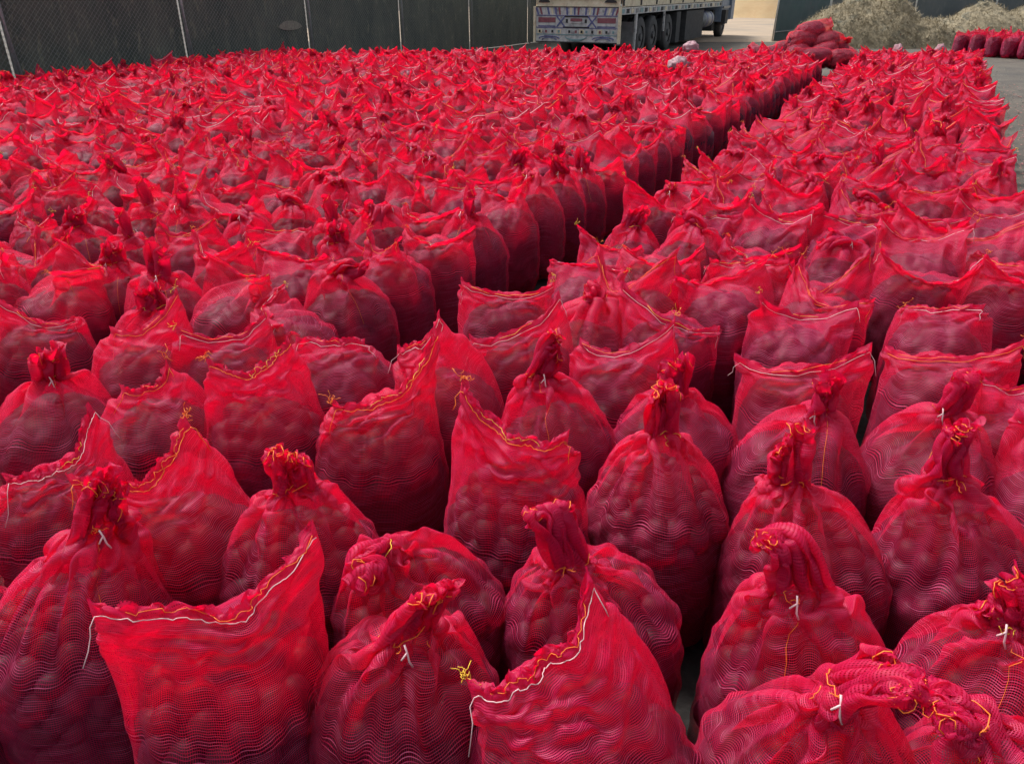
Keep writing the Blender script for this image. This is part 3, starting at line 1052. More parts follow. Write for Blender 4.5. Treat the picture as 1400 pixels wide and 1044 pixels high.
# fill between the blocks near the camera, where the aisle closes, and right of the right block at the very front
add_block([-1.66], -0.5, 1.75, 'front', lambda x, y, a, b: in_view(x, y) and clear_near(x, y, .36))
add_block([0.86], -0.3, 1.3, 'front', lambda x, y, a, b: in_view(x, y) and clear_near(x, y, .36))
add_block([-1.33], 3.1, 19.3, 'right', lambda x, y, a, b: in_view(x, y) and clear_near(x, y))
add_block([0.85], 1.6, 5.2, 'right', lambda x, y, a, b: in_view(x, y) and clear_near(x, y))
hr_ = random.Random(77)
for _ in range(6000):
    a_, b_ = hr_.uniform(.4, 5.0), hr_.uniform(-5.0, 1.25)
    if b_ > .95 and a_ > 3.6: continue
    if -2.05 < b_ < -1.30 and a_ > 2.2: continue
    x_, y_ = rq(a_, b_)
    if not in_view(x_, y_) or not clear_near(x_, y_, .335): continue
    if any((x_ - q[0]) ** 2 + (y_ - q[1]) ** 2 < .345 ** 2 for q in spots): continue
    spots.append((x_, y_, a_, b_, 'front' if a_ < 2.4 else ('left' if b_ < -1.9 else 'right')))
spots.sort(key=lambda s: s[0] ** 2 + s[1] ** 2)
print('spots', len(spots))


def copy_sack(proto, x, y, yaw, sc, label, group):
    r = proto.copy(); COL.objects.link(r)
    r.location = (x, y, 0); r.rotation_euler = (0, 0, yaw); r.scale = sc
    tag(r, label, 'sack', group)
    for ch in list(proto.children):
        c = ch.copy(); COL.objects.link(c); c.parent = r
    return r


NB_IND = 300 - len(NEAR) - N_BACK
weights = [1.0] * 13 + [0.45] * 7
for k, (x, y, a, b, blk) in enumerate(spots[:NB_IND]):
    p = fr.choices(range(20), weights)[0]
    yaw = ROW_YAW + fr.gauss(0, .45) + (math.pi if fr.random() < .5 else 0)
    sc = fr.uniform(.92, 1.01)
    scz = sc * fr.uniform(.95, 1.06)
    kn = VAR[p]['kind'] == 'knot'
    dep = math.hypot(x, y)
    zone = 'near the front rows' if dep < 3.6 else ('in the middle distance' if dep < 5.6 else 'far back')
    mouth = 'tufted tied onion sack' if kn else 'eared open-mouthed onion sack'
    if blk == 'left' and b > -2.38:
        wh = 'on the left edge of the aisle'
    elif blk == 'left':
        wh = 'in the wide left block'
    elif blk == 'right' and b < -1.2:
        wh = 'on the right edge of the aisle'
    elif blk == 'right' and b > 0.3:
        wh = 'on the outer right edge'
    elif blk == 'right':
        wh = 'inside the narrow right block'
    else:
        wh = 'wedged among the front rows'
        zone = 'partly hidden'
    lab = '%s %s, %s' % (mouth, wh, zone)
    grp = '%s, several %s %s' % (mouth, wh, zone)
    copy_sack(protos[p], x, y, yaw, (sc, sc, scz), lab, grp)

# the distant rest of the same kind as one mass
far = spots[NB_IND:]
cheap = []
hn0 = NUm // 2
for k, s in enumerate(VAR):
    j = base + k
    G = Xm[j]
    ri = np.unique(np.concatenate([np.linspace(0, NBm - 1, 4).astype(int), np.linspace(NBm, NBm + NTm - 1, 13).astype(int)]))
    G2 = G[ri][:, ::3]
    al = ALm[j][ri]
    nv, nu = G2.shape[:2]
    f = grid_faces(nv, nu)
    U = np.arange(nu + 1) / nu * float(CIm[j])
    ii, jj = np.meshgrid(np.arange(nv - 1), np.arange(nu), indexing='ij')
    uv = np.stack([np.stack([U[jj], al[ii]], -1), np.stack([U[jj + 1], al[ii]], -1), np.stack([U[jj + 1], al[ii + 1]], -1), np.stack([U[jj], al[ii + 1]], -1)], 2).reshape(-1, 2)
    P, f2 = fill_mesh('x', TBm[j], 0.95, 24, 16)
    P = P.reshape(-1, 3)
    dn = np.maximum(np.repeat(np.clip((al - (al[-1] - .024)) / .006, 0, 1) * .65, nu), np.clip((G2[:, :, 2].ravel() - .53) / .12, 0, 1) * .38)
    # pale seam thread
    if s['kind'] == 'boat':
        row_ = G[NBm + NTm - 4]; hn = NUm // 2
        ln_ = ((row_[1:hn] + row_[:hn:-1]) / 2)[::4] + (0, -.006, .002)
    else:
        ln_ = G[NBm + NTm - 2, hn0::4] + (0, -.003, .003)
    tb = MB(); tb.tube([tuple(q) for q in ln_], .0028, 3, cap=False)
    tv, tf = np.array(tb.v), np.array(tb.f) + nv * nu + len(P)
    dens = np.concatenate([dn, np.zeros(len(P) + len(tv))])
    P = np.concatenate([P, tv]); nf2 = len(f2); f2 = np.concatenate([f2, tf - nv * nu])
    cheap.append((np.concatenate([G2.reshape(-1, 3), P]), np.concatenate([f, f2 + nv * nu]), np.concatenate([uv, np.zeros((len(f2) * 4, 2))]), dens,
                  np.concatenate([np.zeros(len(f)), np.ones(nf2), np.full(len(tf), 2 + k % 2)])))
Vs, Fs, Us, Ds, Ms = [], [], [], [], []
off = 0
for (x, y, a, b, blk) in far:
    p = fr.choices(range(20), weights)[0]
    v, f, uv, de, mi = cheap[p]
    yaw = ROW_YAW + fr.gauss(0, .75) + (math.pi if fr.random() < .5 else 0)
    sc = fr.uniform(.92, 1.01); c_, s_ = math.cos(yaw) * sc, math.sin(yaw) * sc
    w = np.stack([v[:, 0] * c_ - v[:, 1] * s_ + x, v[:, 0] * s_ + v[:, 1] * c_ + y, v[:, 2] * sc * fr.uniform(.94, 1.08)], -1)
    Vs.append(w); Fs.append(f + off); Us.append(uv); Ds.append(de); Ms.append(mi); off += len(v)
me = mesh_from('distant_onion_sacks', np.concatenate(Vs), np.concatenate(Fs), mats=[M_NET, M_ONION, M_WHITE, M_ORANGE], mi=np.concatenate(Ms))
uvl = me.uv_layers.new(name='UVMap'); uvl.data.foreach_set('uv', np.concatenate(Us).astype(np.float32).ravel())
at = me.attributes.new('dens', 'FLOAT', 'POINT'); at.data.foreach_set('value', np.concatenate(Ds).astype(np.float32))
ob = link(bpy.data.objects.new('distant_onion_sacks', me))
tag(ob, 'distant mass of red mesh onion sacks reaching back to the fence and truck', 'sacks', None, 'stuff')
print('field built', time.time() - T0, 'far', len(far))
#@@END@@


# ------------------------------------------------------------------ ground
M_GROUND = rough_mat('packed_grey_dirt', (0.038, 0.031, 0.024), (0.076, 0.063, 0.048), 1.6, 0.9, 0.6, bscale=40, c3=(0.024, 0.023, 0.021), s3=0.5)
g = MB(); S = 260
g._add([(-S, -40, 0), (S, -40, 0), (S, 2 * S, 0), (-S, 2 * S, 0)], [(0, 1, 2, 3)])
gr = g.build('ground', M_GROUND); gr['kind'] = 'structure'

# dark sheet under the sack blocks: shade of the gaps painted into its colour
m_ = MB()
def shade_sheet(b0, b1, a0, a1, seed):
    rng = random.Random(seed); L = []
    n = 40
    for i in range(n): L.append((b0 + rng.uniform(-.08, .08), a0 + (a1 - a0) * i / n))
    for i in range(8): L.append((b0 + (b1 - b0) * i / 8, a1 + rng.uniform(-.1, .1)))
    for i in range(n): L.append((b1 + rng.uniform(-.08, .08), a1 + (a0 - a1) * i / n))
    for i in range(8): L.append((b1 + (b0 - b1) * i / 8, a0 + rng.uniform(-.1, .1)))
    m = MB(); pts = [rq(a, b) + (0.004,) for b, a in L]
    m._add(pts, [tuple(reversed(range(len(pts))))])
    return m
er = shade_sheet(-12.9, .82, -1.0, 19.6, 1).build('gap_shade_sheet', rough_mat('painted_gap_shade', (0.012, 0.010, 0.010), (0.030, 0.026, 0.024), 5, 0.95, 0.6, bscale=30))
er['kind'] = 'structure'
# onion skins blown about
rs = random.Random(8); V_, F_ = [], []
for k in range(2600):
    if k % 2: a_, b_ = rs.uniform(.3, 20), .70 + abs(rs.gauss(0, .45))
    else: a_, b_ = rs.uniform(2, 17), rs.uniform(-1.95, -1.55)
    x, y = rq(a_, b_); r = rs.uniform(.008, .026); t = rs.uniform(0, 6.28)
    o_ = len(V_)
    for q in range(4):
        an = t + q * 1.571
        V_.append((x + r * math.cos(an) * (1 if q % 2 else .6), y + r * math.sin(an) * (1 if q % 2 else .6), .006 + rs.uniform(0, .010)))
    V_.append((x, y, .006 + r * .3))
    F_ += [(o_, o_ + 1, o_ + 4), (o_ + 1, o_ + 2, o_ + 4), (o_ + 2, o_ + 3, o_ + 4), (o_ + 3, o_, o_ + 4)]
ok_ = link(bpy.data.objects.new('onion_skins', mesh_from('onion_skins', V_, F_, rough_mat('dry_skin', (0.16, 0.03, 0.05), (0.34, 0.15, 0.10), 9, .6, 0), smooth=False)))
tag(ok_, 'dry purple onion skins scattered along the aisle and the lane', 'onion skins', None, 'stuff')

# pebbles and clods on the open lane to the right
pr_ = random.Random(3)
pb = MB()
for k in range(1700):
    a_, b_ = pr_.uniform(2, 24), pr_.uniform(0.75, 5.5)
    if k % 3 == 0: b_ = 0.75 + abs(pr_.gauss(0, .35))
    x, y = rq(a_, b_); r = pr_.uniform(.006, .022) * (1.6 if pr_.random() < .06 else 1)
    v = [(x + r * math.cos(t + k) * pr_.uniform(.7, 1.2), y + r * math.sin(t + k) * pr_.uniform(.7, 1.2), 0.001) for t in (0, 1.26, 2.51, 3.77, 5.03)]
    v.append((x, y, r * .8))
    pb._add(v, [(0, 1, 5), (1, 2, 5), (2, 3, 5), (3, 4, 5), (4, 0, 5)])
po = pb.build('gravel', rough_mat('pebbles', (0.05, 0.05, 0.045), (0.16, 0.15, 0.13), 6, 0.9, 0))
tag(po, 'loose pebbles and clods scattered on the grey lane', 'gravel', None, 'stuff')

# sandy yard beyond the gate
M_SAND = rough_mat('sand', (0.19, 0.145, 0.10), (0.27, 0.205, 0.14), 0.35, 0.95, 0.4, bscale=6, c3=(0.14, 0.12, 0.095), s3=0.2)
nx, ny = 60, 40
P = []
from mathutils import noise
for j in range(ny):
    for i in range(nx):
        x = -10 + 60 * i / (nx - 1); y = 31 + 60 * j / (ny - 1)
        z = 0.004 + 0.06 * noise.noise(Vector((x * .3, y * .3, 0))) * min(1, j / 6)
        z = max(z, 0.004)
        P.append((x, y, z))
me = mesh_from('dirt_road', P, grid_faces(ny, nx, False), M_SAND)
o = link(bpy.data.objects.new('dirt_road', me)); o['kind'] = 'structure'
P = []
hc = at_z(1035, 20, 0.2)
for j in range(ny):
    for i in range(nx):
        u = -1 + 2 * i / (nx - 1); w = -1 + 2 * j / (ny - 1)
        rr_ = math.sqrt(u * u + w * w)
        h = max(0, 1 - rr_ ** 1.6)
        x = hc.x + 3 + 13 * u; y = hc.y + 11 + 13 * w
        n_ = noise.fractal(Vector((x * .25, y * .25, 1.7)), 1.0, 2.0, 5)
        P.append((x, y, 6.0 * h * (1 + .45 * n_) + 0.35 * n_ * min(1, h * 8) - 0.2 * (h < .02)))
me = mesh_from('sand_hill', P, grid_faces(ny, nx, False), rough_mat('hill_sand', (0.30, 0.20, 0.10), (0.38, 0.28, 0.15), 0.5, 0.95, 0.5, bscale=5, c3=(0.24, 0.17, 0.10), s3=0.25))
o = link(bpy.data.objects.new('sand_hill', me)); o['kind'] = 'structure'

# ------------------------------------------------------------------ left fence
def at_b(px, py, b):
    d = ray(px, py); c = Vector((0, 0, CAM_Z))
    t = b / (d.x * QDX + d.y * QDY)
    p = c + d * t
    return p.x * RDX + p.y * RDY


def sheet_mat(name, c1, c2, c3):
    m, nt, out = new_mat(name)
    tc = N(nt, 'ShaderNodeTexCoord')
    mp = N(nt, 'ShaderNodeMapping', inp={'Scale': (1.0, 1.0, 0.35)})
    nt.links.new(tc.outputs['Object'], mp.inputs[0])
    n1 = N(nt, 'ShaderNodeTexNoise', inp={'Scale': 1.6, 'Detail': 6.0, 'Roughness': 0.7})
    nt.links.new(mp.outputs[0], n1.inputs['Vector'])
    r1 = N(nt, 'ShaderNodeMapRange', inp={'From Min': 0.35, 'From Max': 0.68})
    nt.links.new(n1.outputs[0], r1.inputs[0])
    col = mixc(nt, r1.outputs[0], c1, c2)
    n2 = N(nt, 'ShaderNodeTexNoise', inp={'Scale': 9.0, 'Detail': 8.0, 'Roughness': 0.8})
    nt.links.new(mp.outputs[0], n2.inputs['Vector'])
    r2 = N(nt, 'ShaderNodeMapRange', inp={'From Min': 0.54, 'From Max': 0.68, 'To Max': 0.75})
    nt.links.new(n2.outputs[0], r2.inputs[0])
    col = mixc(nt, r2.outputs[0], col, c3)
    p = N(nt, 'ShaderNodeBsdfPrincipled', inp={'Roughness': 0.85})
    nt.links.new(col, p.inputs['Base Color'])
    bp = N(nt, 'ShaderNodeBump', inp={'Strength': 0.4, 'Distance': 0.03})
    nt.links.new(n2.outputs[0], bp.inputs['Height']); nt.links.new(bp.outputs[0], p.inputs['Normal'])
    nt.links.new(p.outputs[0], out.inputs[0])
    return m


M_SHEET = sheet_mat('green_shade_cloth', (0.038, 0.052, 0.045), (0.105, 0.112, 0.088), (0.26, 0.25, 0.17))
M_SHEET2 = sheet_mat('slate_shade_cloth', (0.075, 0.092, 0.098), (0.11, 0.122, 0.125), (0.17, 0.17, 0.15))
M_GALV = rough_mat('galvanised_pipe', (0.20, 0.21, 0.22), (0.34, 0.35, 0.36), 12, 0.5, 0.1, metallic=0.5)
M_WIRE = plain('dark_wire', (0.17, 0.18, 0.175), 0.5, 0, 0.4)
M_PALEPIPE = rough_mat('weathered_white_pipe', (0.45, 0.45, 0.42), (0.62, 0.61, 0.58), 8, 0.6, 0.1)
BF = -13.35
FH = 3.0
post_px = [7, 254, 425, 551, 645.5, 724.5]
post_a = [at_b(p, 40, BF) for p in post_px]
sp_ = post_a[4] - post_a[3]
post_a = [post_a[0] - 3.4] + post_a + [post_a[-1] + sp_ * k for k in (1, 2, 3)]
print('posts', [round(v, 2) for v in post_a])


def fence_sheet(a0, a1, b, seed, mat, h=FH, amp=.03, n=26):
    P = []
    nz = 12
    for j in range(nz + 1):
        for i in range(n + 1):
            q = i / n
            a_ = a0 + (a1 - a0) * q
            z = 0.02 + (h - 0.06) * j / nz
            w = amp * (math.sin(q * 9 + seed) + .6 * math.sin(q * 23 + seed * 2 + z)) * math.sin(math.pi * q)
            x, y = rq(a_, b + w)
            P.append((x, y, z))
    return mesh_from('sheet', P, grid_faces(nz + 1, n + 1, False), mat)


x, y = rq(post_a[1], BF)
fence = empty('chain_link_fence', (0, 0, 0))
fence.location = (0, 0, 0)
tag(fence, 'tall chain link fence backed with dark green cloth along the left block', 'fence')
for k, a_ in enumerate(post_a):
    x, y = rq(a_, BF)
    m_ = MB(); m_.tube([(x, y, 0), (x, y, FH + .1)], .030 if k < 4 else .026, 10)
    if k in (1, 2):      # a second thinner brace pipe stands beside these posts
        x2, y2 = rq(a_ + .10, BF + .02); x3, y3 = rq(a_ - .16, BF + .02)
        m2 = MB(); m2.tube([(x2, y2, 0), (x3, y3, FH)], .020, 8)
        m2.build('brace_pipe', M_GALV, fence, True)
    m_.build('post', M_GALV, fence, True)
for k in range(len(post_a) - 1):
    link(bpy.data.objects.new('sheet', fence_sheet(post_a[k] + .02, post_a[k + 1] - .02, BF - .10, k * 1.7, M_SHEET)), fence)
    # woven wire: two families of slanting wires
    cl = MB(); a0, a1 = post_a[k], post_a[k + 1]
    step = .085
    L_ = a1 - a0
    nW = int((L_ + FH) / step)
    for d_ in (1, -1):
        for i in range(nW):
            t0 = -FH + i * step
            # wire from (t0,0) to (t0+FH,FH) clipped to the bay
            s0, s1 = max(0, -t0), min(FH, L_ - t0)
            if s1 - s0 < .05: continue
            A_ = (t0 + s0, s0); B_ = (t0 + s1, s1)
            if d_ < 0: A_ = (L_ - A_[0], A_[1]); B_ = (L_ - B_[0], B_[1])
            xa, ya = rq(a0 + A_[0], BF + .035 + .004 * d_); xb, yb = rq(a0 + B_[0], BF + .035 + .004 * d_)
            cl.tube([(xa, ya, A_[1] + .03), (xb, yb, B_[1] + .03)], .0028, 3, cap=False)
    w_ = cl.build('wire_mesh', M_WIRE, fence); w_['kind'] = 'stuff'
m_ = MB()
x0, y0 = rq(post_a[0], BF); x1, y1 = rq(post_a[-1], BF)
m_.tube([(x0, y0, FH), (x1, y1, FH)], .022, 8); m_.build('top_rail', M_GALV, fence, True)
# pale tear in the cloth
ta = at_b(397, 35, BF - .06); td = ray(397, 35); tt_ = (BF - .06) / (td.x * QDX + td.y * QDY); tz = CAM_Z + td.z * tt_
mp_ = []
for i in range(14):
    an = 2 * math.pi * i / 14
    x, y = rq(ta + .36 * math.cos(an) * (1 - .15 * math.sin(3 * an)), BF - .058); mp_.append((x, y, tz + .10 * math.sin(an)))
tm = MB(); tm._add(mp_ + [(p[0] - QDX * .01, p[1] - QDY * .01, p[2]) for p in mp_], [tuple(range(14)), tuple(reversed(range(14, 28)))] + [(i, i + 14, (i + 1) % 14 + 14, (i + 1) % 14) for i in range(14)])
tm.build('torn_patch', rough_mat('pale_patch', (0.16, 0.15, 0.12), (0.30, 0.28, 0.22), 20, .8, .2), fence)

# ------------------------------------------------------------------ truck
TA = 25.3
ty = -math.radians(TA)
corner = at_z(844, 60, 0.45)
W_T = 2.45
# local frame: x to the right, y forward (away), origin at ground under the rear right corner
c_, s_ = math.cos(ty), math.sin(ty)
truck = empty('cargo_truck', (corner.x, corner.y, 0), ty)
tag(truck, 'parked cargo truck with painted tail panel and wooden cargo sides', 'truck')


def tl(px, py):
    """height on the truck's right side plane / rear plane helpers for sizing"""
    d = ray(px, py)
    # rear plane: points corner + x*(c,s)
    n_ = Vector((-s_, c_, 0)); t_ = (corner - Vector((0, 0, CAM_Z))).dot(n_) / d.dot(n_)
    p = Vector((0, 0, CAM_Z)) + d * t_
    q = p - corner
    return q.x * c_ + q.y * s_, p.z


def ts(px, py):
    d = ray(px, py)
    n_ = Vector((c_, s_, 0)); t_ = (corner - Vector((0, 0, CAM_Z))).dot(n_) / d.dot(n_)
    p = Vector((0, 0, CAM_Z)) + d * t_
    q = p - corner
    return -q.x * s_ + q.y * c_, p.z


print('rear', [tuple(round(v, 2) for v in tl(*p)) for p in ((733, 60), (733, 10), (844, 10), (844, 20))])
print('side', [tuple(round(v, 2) for v in ts(*p)) for p in ((870, 20), (985, 8), (985, 0), (882, 28), (915, 28), (970, 40), (995, 30), (1000, 5))])
XL = tl(733, 60)[0]
ZT = tl(790, 9.5)[1]
ZB = tl(790, 59)[1]
M_TW = rough_mat('truck_white', (0.34, 0.35, 0.35), (0.52, 0.52, 0.50), 10, .6, .2, c3=(.16, .16, .17), s3=6)
M_TB = rough_mat('truck_blue', (0.06, 0.07, 0.18), (0.12, 0.13, 0.28), 10, .5, .1)
M_TR = rough_mat('truck_maroon', (0.16, 0.04, 0.06), (0.24, 0.08, 0.09), 10, .5, .1)
M_TT = rough_mat('truck_teal', (0.10, 0.20, 0.22), (0.20, 0.32, 0.33), 12, .5, .1)
M_TC = rough_mat('truck_cream', (0.52, 0.45, 0.30), (0.66, 0.60, 0.45), 6, .6, .2, c3=(.34, .27, .18), s3=4)
M_TD = rough_mat('truck_underbody', (0.018, 0.020, 0.022), (0.045, 0.045, 0.045), 6, .8, .3)
M_TK = plain('truck_black', (0.012, 0.012, 0.014), .6)
M_RUB = rough_mat('tyre_rubber', (0.022, 0.023, 0.024), (0.05, 0.05, 0.05), 9, .8, .2)
M_STEEL = rough_mat('dull_steel', (0.16, 0.17, 0.18), (0.30, 0.31, 0.32), 5, .5, .2, metallic=.5)
H = ZT - ZB


def pbx(name, u0, u1, v0, v1, mat, proud=.012, parent=None):
    """raised piece on the tail panel; u,v are fractions of its width and height from the lower left"""
    x0, x1 = XL * (1 - u0), XL * (1 - u1)
    m = MB(); m.box(((x0 + x1) / 2, -.02 - proud / 2, ZB + H * (v0 + v1) / 2), (abs(x1 - x0), proud, H * (v1 - v0)))
    return m.build(name, mat, parent or truck)


tp_ = MB().box((XL / 2, 0.02, (ZB + ZT) / 2), (-XL, .08, H)).build('tail_panel', M_TW, truck)
# top band with fans of colour
pbx('stripe', 0.0, 1.0, .985, 1.0, M_TK, .016, tp_)
pbx('stripe', 0.01, .99, .745, .765, M_TB, .016, tp_)
for k in range(22):
    u = .03 + .94 * k / 21
    m = MB(); lean_ = (u - .5) * .14
    xc = XL * (1 - u)
    m._add([(xc - .022, -.026, ZB + H * .775), (xc + .022, -.026, ZB + H * .775), (xc + .030 + lean_, -.026, ZB + H * .975), (xc - .030 + lean_, -.026, ZB + H * .975)] +
           [(xc - .022, -.019, ZB + H * .775), (xc + .022, -.019, ZB + H * .775), (xc + .030 + lean_, -.019, ZB + H * .975), (xc - .030 + lean_, -.019, ZB + H * .975)],
           [(0, 1, 2, 3), (4, 7, 6, 5), (0, 4, 5, 1), (1, 5, 6, 2), (2, 6, 7, 3), (3, 7, 4, 0)])
    m.build('fan_stripe', (M_TB, M_TR, M_TW, M_TB, M_TC)[k % 5], tp_)
for u0 in (.03, .755):
    pbx('dark_rectangle', u0, u0 + .215, .56, .70, M_TR, .012, tp_)
    pbx('light_band', u0, u0 + .215, .475, .545, M_TW, .010, tp_)
    pbx('blue_band', u0, u0 + .215, .44, .47, M_TB, .012, tp_)
def bar(u0, v0, u1, v1, w, mat, name='diagonal_bar', pr=.014):
    a = Vector((XL * (1 - u0), 0, ZB + H * v0)); b = Vector((XL * (1 - u1), 0, ZB + H * v1))
    d = (b - a).normalized(); n_ = Vector((-d.z, 0, d.x)) * w / 2
    q = [a - n_, b - n_, b + n_, a + n_]
    m = MB(); m._add([(p.x, -.021 - pr, p.z) for p in q] + [(p.x, -.021, p.z) for p in q], [(0, 1, 2, 3), (4, 7, 6, 5), (0, 4, 5, 1), (1, 5, 6, 2), (2, 6, 7, 3), (3, 7, 4, 0)])
    m.build(name, mat, tp_)
bar(.26, .73, .36, .44, .035, M_TB); bar(.36, .73, .26, .44, .035, M_TB, pr=.017)
bar(.64, .73, .74, .44, .035, M_TB); bar(.74, .73, .64, .44, .035, M_TB, pr=.017)
bar(.36, .735, .64, .735, .03, M_TK, 'frame_bar', .020); bar(.34, .435, .66, .435, .03, M_TK, 'frame_bar', .020)
pbx('number_plate', .43, .57, .60, .68, M_TR, .016, tp_)
pbx('plate_shelf', .43, .57, .55, .575, M_TW, .022, tp_)
for u in (.385, .615): pbx('reflector', u - .012, u + .012, .555, .66, M_TK, .014, tp_)
pbx('mid_stripe', .0, 1.0, .405, .425, M_TB, .010, tp_)
for k, u in enumerate((.05, .13, .21, .29, .42, .50, .57, .63, .70, .79, .87, .95)):
    pbx('square', u - .030, u + .026, .25, .375, (M_TC, M_TW, M_TW)[k % 3], .008, tp_)
    pbx('lamp', u - .013, u + .011, .275, .35, (M_TK, M_TR, M_TK, M_TT)[k % 4], .018, tp_)
pbx('lower_stripe', .0, 1.0, .215, .235, M_TT, .010, tp_)
for cx_ in (.17, .5, .83):
    m = MB()
    for ring in range(2):
        pts = [(XL * (1 - cx_) + (.30 - .09 * ring) * math.cos(t), -.030, ZB + H * (.17 - .04 * ring) - .07 * math.sin(t) * (1 if cx_ == .5 else -1) + (0 if cx_ == .5 else -.06)) for t in [math.pi * i / 12 for i in range(13)]]
        m.tube(pts, .014, 5)
    m.build('painted_arc', M_TT if cx_ == .5 else M_TB, tp_)
pbx('bottom_stripe', 0, 1, 0, .03, M_TK, .012, tp_)
MB().box((.035, -.01, (ZB + ZT) / 2), (.06, .10, H)).build('corner_post', M_TC, truck)
MB().box((XL - .035, -.01, (ZB + ZT) / 2), (.06, .10, H)).build('corner_post', M_TC, truck)
# cream tailgate above with dark arched gaps
TG = MB(); TG.box((XL / 2, .02, ZT + .95), (-XL + .02, .07, 1.55)); tg_ = TG.build('tailgate', M_TC, truck)
for u in (.10, .90):
    m = MB(); x_ = XL * (1 - u)
    pts = [(x_ + .17 * math.cos(t), -.03, ZT + .10 + .08 * math.sin(t)) for t in [math.pi * i / 10 for i in range(11)]]
    pts2 = [(p[0], -.018, p[2]) for p in pts]
    n0 = len(pts)
    m._add(pts + pts2, [tuple(range(n0)), tuple(reversed(range(n0, 2 * n0)))] + [(i, i + n0, (i + 1) % n0 + n0, (i + 1) % n0) for i in range(n0)])
    m.build('dark_arch', M_TK, tg_)
for k in range(7):
    MB().box((XL * (k + .5) / 7, -.025, ZT + .95), (.03, .02, 1.4)).build('batten', M_TC, tg_)
MB().box((XL / 2, .03, ZT + .09), (-XL + .04, .04, .17)).build('sill_beam', M_TC, truck)
# bed, side skirts, side wall
LEN = ts(985, 8)[0]
zs0, zs1 = ts(870, 19)[1], ts(870, 10)[1]
print('truck len', LEN, 'skirt', zs0, zs1, 'ZT', ZT, 'XL', XL)
MB().box((XL / 2, LEN / 2 + .1, zs1 - .02), (-XL - .1, LEN - .1, .10)).build('bed', M_TD, truck)
for xs in (0, XL):
    sk = MB().box((xs, LEN / 2 + .08, (zs0 + zs1) / 2), (.05, LEN, zs1 - zs0)).build('side_skirt', M_TW, truck)
    sg = 1 if xs == 0 else -1
    for k in range(30):
        yk = .25 + (LEN - .4) * k / 29
        MB().box((xs + sg * .03, yk, (zs0 + zs1) / 2), (.012, .24, (zs1 - zs0) * .62)).build('painted_square', (M_TT, M_TD, M_TC, M_STEEL)[k % 4], sk)
    wl = MB().box((xs, LEN / 2 + .08, zs1 + .95), (.06, LEN, 1.7)).build('side_wall', M_TC if xs else M_TD, truck)
    for k in range(5):
        MB().box((xs + sg * .045, LEN / 2 + .08, zs1 + .14 + .34 * k), (.03, LEN - .1, .22)).build('side_board', (M_TC, M_STEEL)[k % 2], wl)
    for k in range(9):
        MB().box((xs + sg * .072, .15 + (LEN - .2) * k / 8, zs1 + .9), (.024, .09, 1.7)).build('upright', M_TD, wl)
for xs in (XL * .3, XL * .7):
    MB().box((xs, LEN / 2 + .4, zs0 - .12), (.10, LEN, .22)).build('chassis_rail', M_TD, truck)


M_RIM = rough_mat('dusty_rim', (0.05, 0.052, 0.055), (0.10, 0.10, 0.10), 8, .7, .2)


def wheel(x, y, r=.52, w=.28):
    m = MB(); prof = [(-w / 2, r * .55), (-w / 2, r * .90), (-w / 2 + .03, r), (w / 2 - .03, r), (w / 2, r * .90), (w / 2, r * .55)]
    n = 28; base_ = []
    for (xx, rr_) in prof:
        for j in range(n):
            an = 2 * math.pi * j / n
            base_.append((x + xx, y + rr_ * math.cos(an), r + rr_ * math.sin(an)))
    m._add(base_, [(i * n + j, i * n + (j + 1) % n, (i + 1) * n + (j + 1) % n, (i + 1) * n + j) for i in range(len(prof) - 1) for j in range(n)])
    t = m.build('wheel', M_RUB, truck, True)
    sg = 1 if x > XL / 2 else -1
    h = MB(); h.tube([(x + sg * (w / 2 - .10), y, r), (x + sg * (w / 2 - .03), y, r)], r * .56, 20)
    h.tube([(x + sg * (w / 2 - .03), y, r), (x + sg * (w / 2 + .03), y, r)], r * .20, 12)
    h.build('rim', M_RIM, t)


w1, w2, w3 = ts(877, 45)[0], ts(896, 45)[0], ts(917, 45)[0]
print('wheels', w1, w2, w3)
for yk in (w1, w1 + 1.28, w1 + 3.0, LEN + .9):
    for xs in (-.16, -.50, XL + .16, XL + .50):
        if yk > LEN and xs in (-.50, XL + .50): continue
        wheel(xs, yk)
# fender brackets and mud flaps
for yk, h in ((w1 - .75, .95), (w1 - .70 + .02, .5), (w1 + 2.2, .55)):
    MB().box((.03, yk, zs0 - h / 2), (.05, .07, h)).build('fender_bracket', M_TW, truck)
MB().box((-.30, w1 - .72, .62), (.55, .03, .62)).build('mud_flap', M_STEEL, truck)
MB().box((-.30, w1 + 2.15, .62), (.55, .03, .62)).build('mud_flap', M_TD, truck)
for yk, l in ((w1 + 3.9, .5), (LEN - 5.4, 2.6)):  # dark filler boxes, added so the truck's underside reads as shaded
    MB().box((-.25, yk + l / 2, .62), (.50, l, .92)).build('side_shade_box', M_TD, truck)
MB().box((XL / 2, LEN / 2 + .5, .75), (1.3, LEN - 1.0, .60)).build('underbody', M_TD, truck)
MB().box((XL + .25, LEN / 2 + .8, .60), (.10, LEN - 2.4, .95)).build('far_side_filler', M_TD, truck)  # added dark panel, hides the bright ground seen beneath the bed
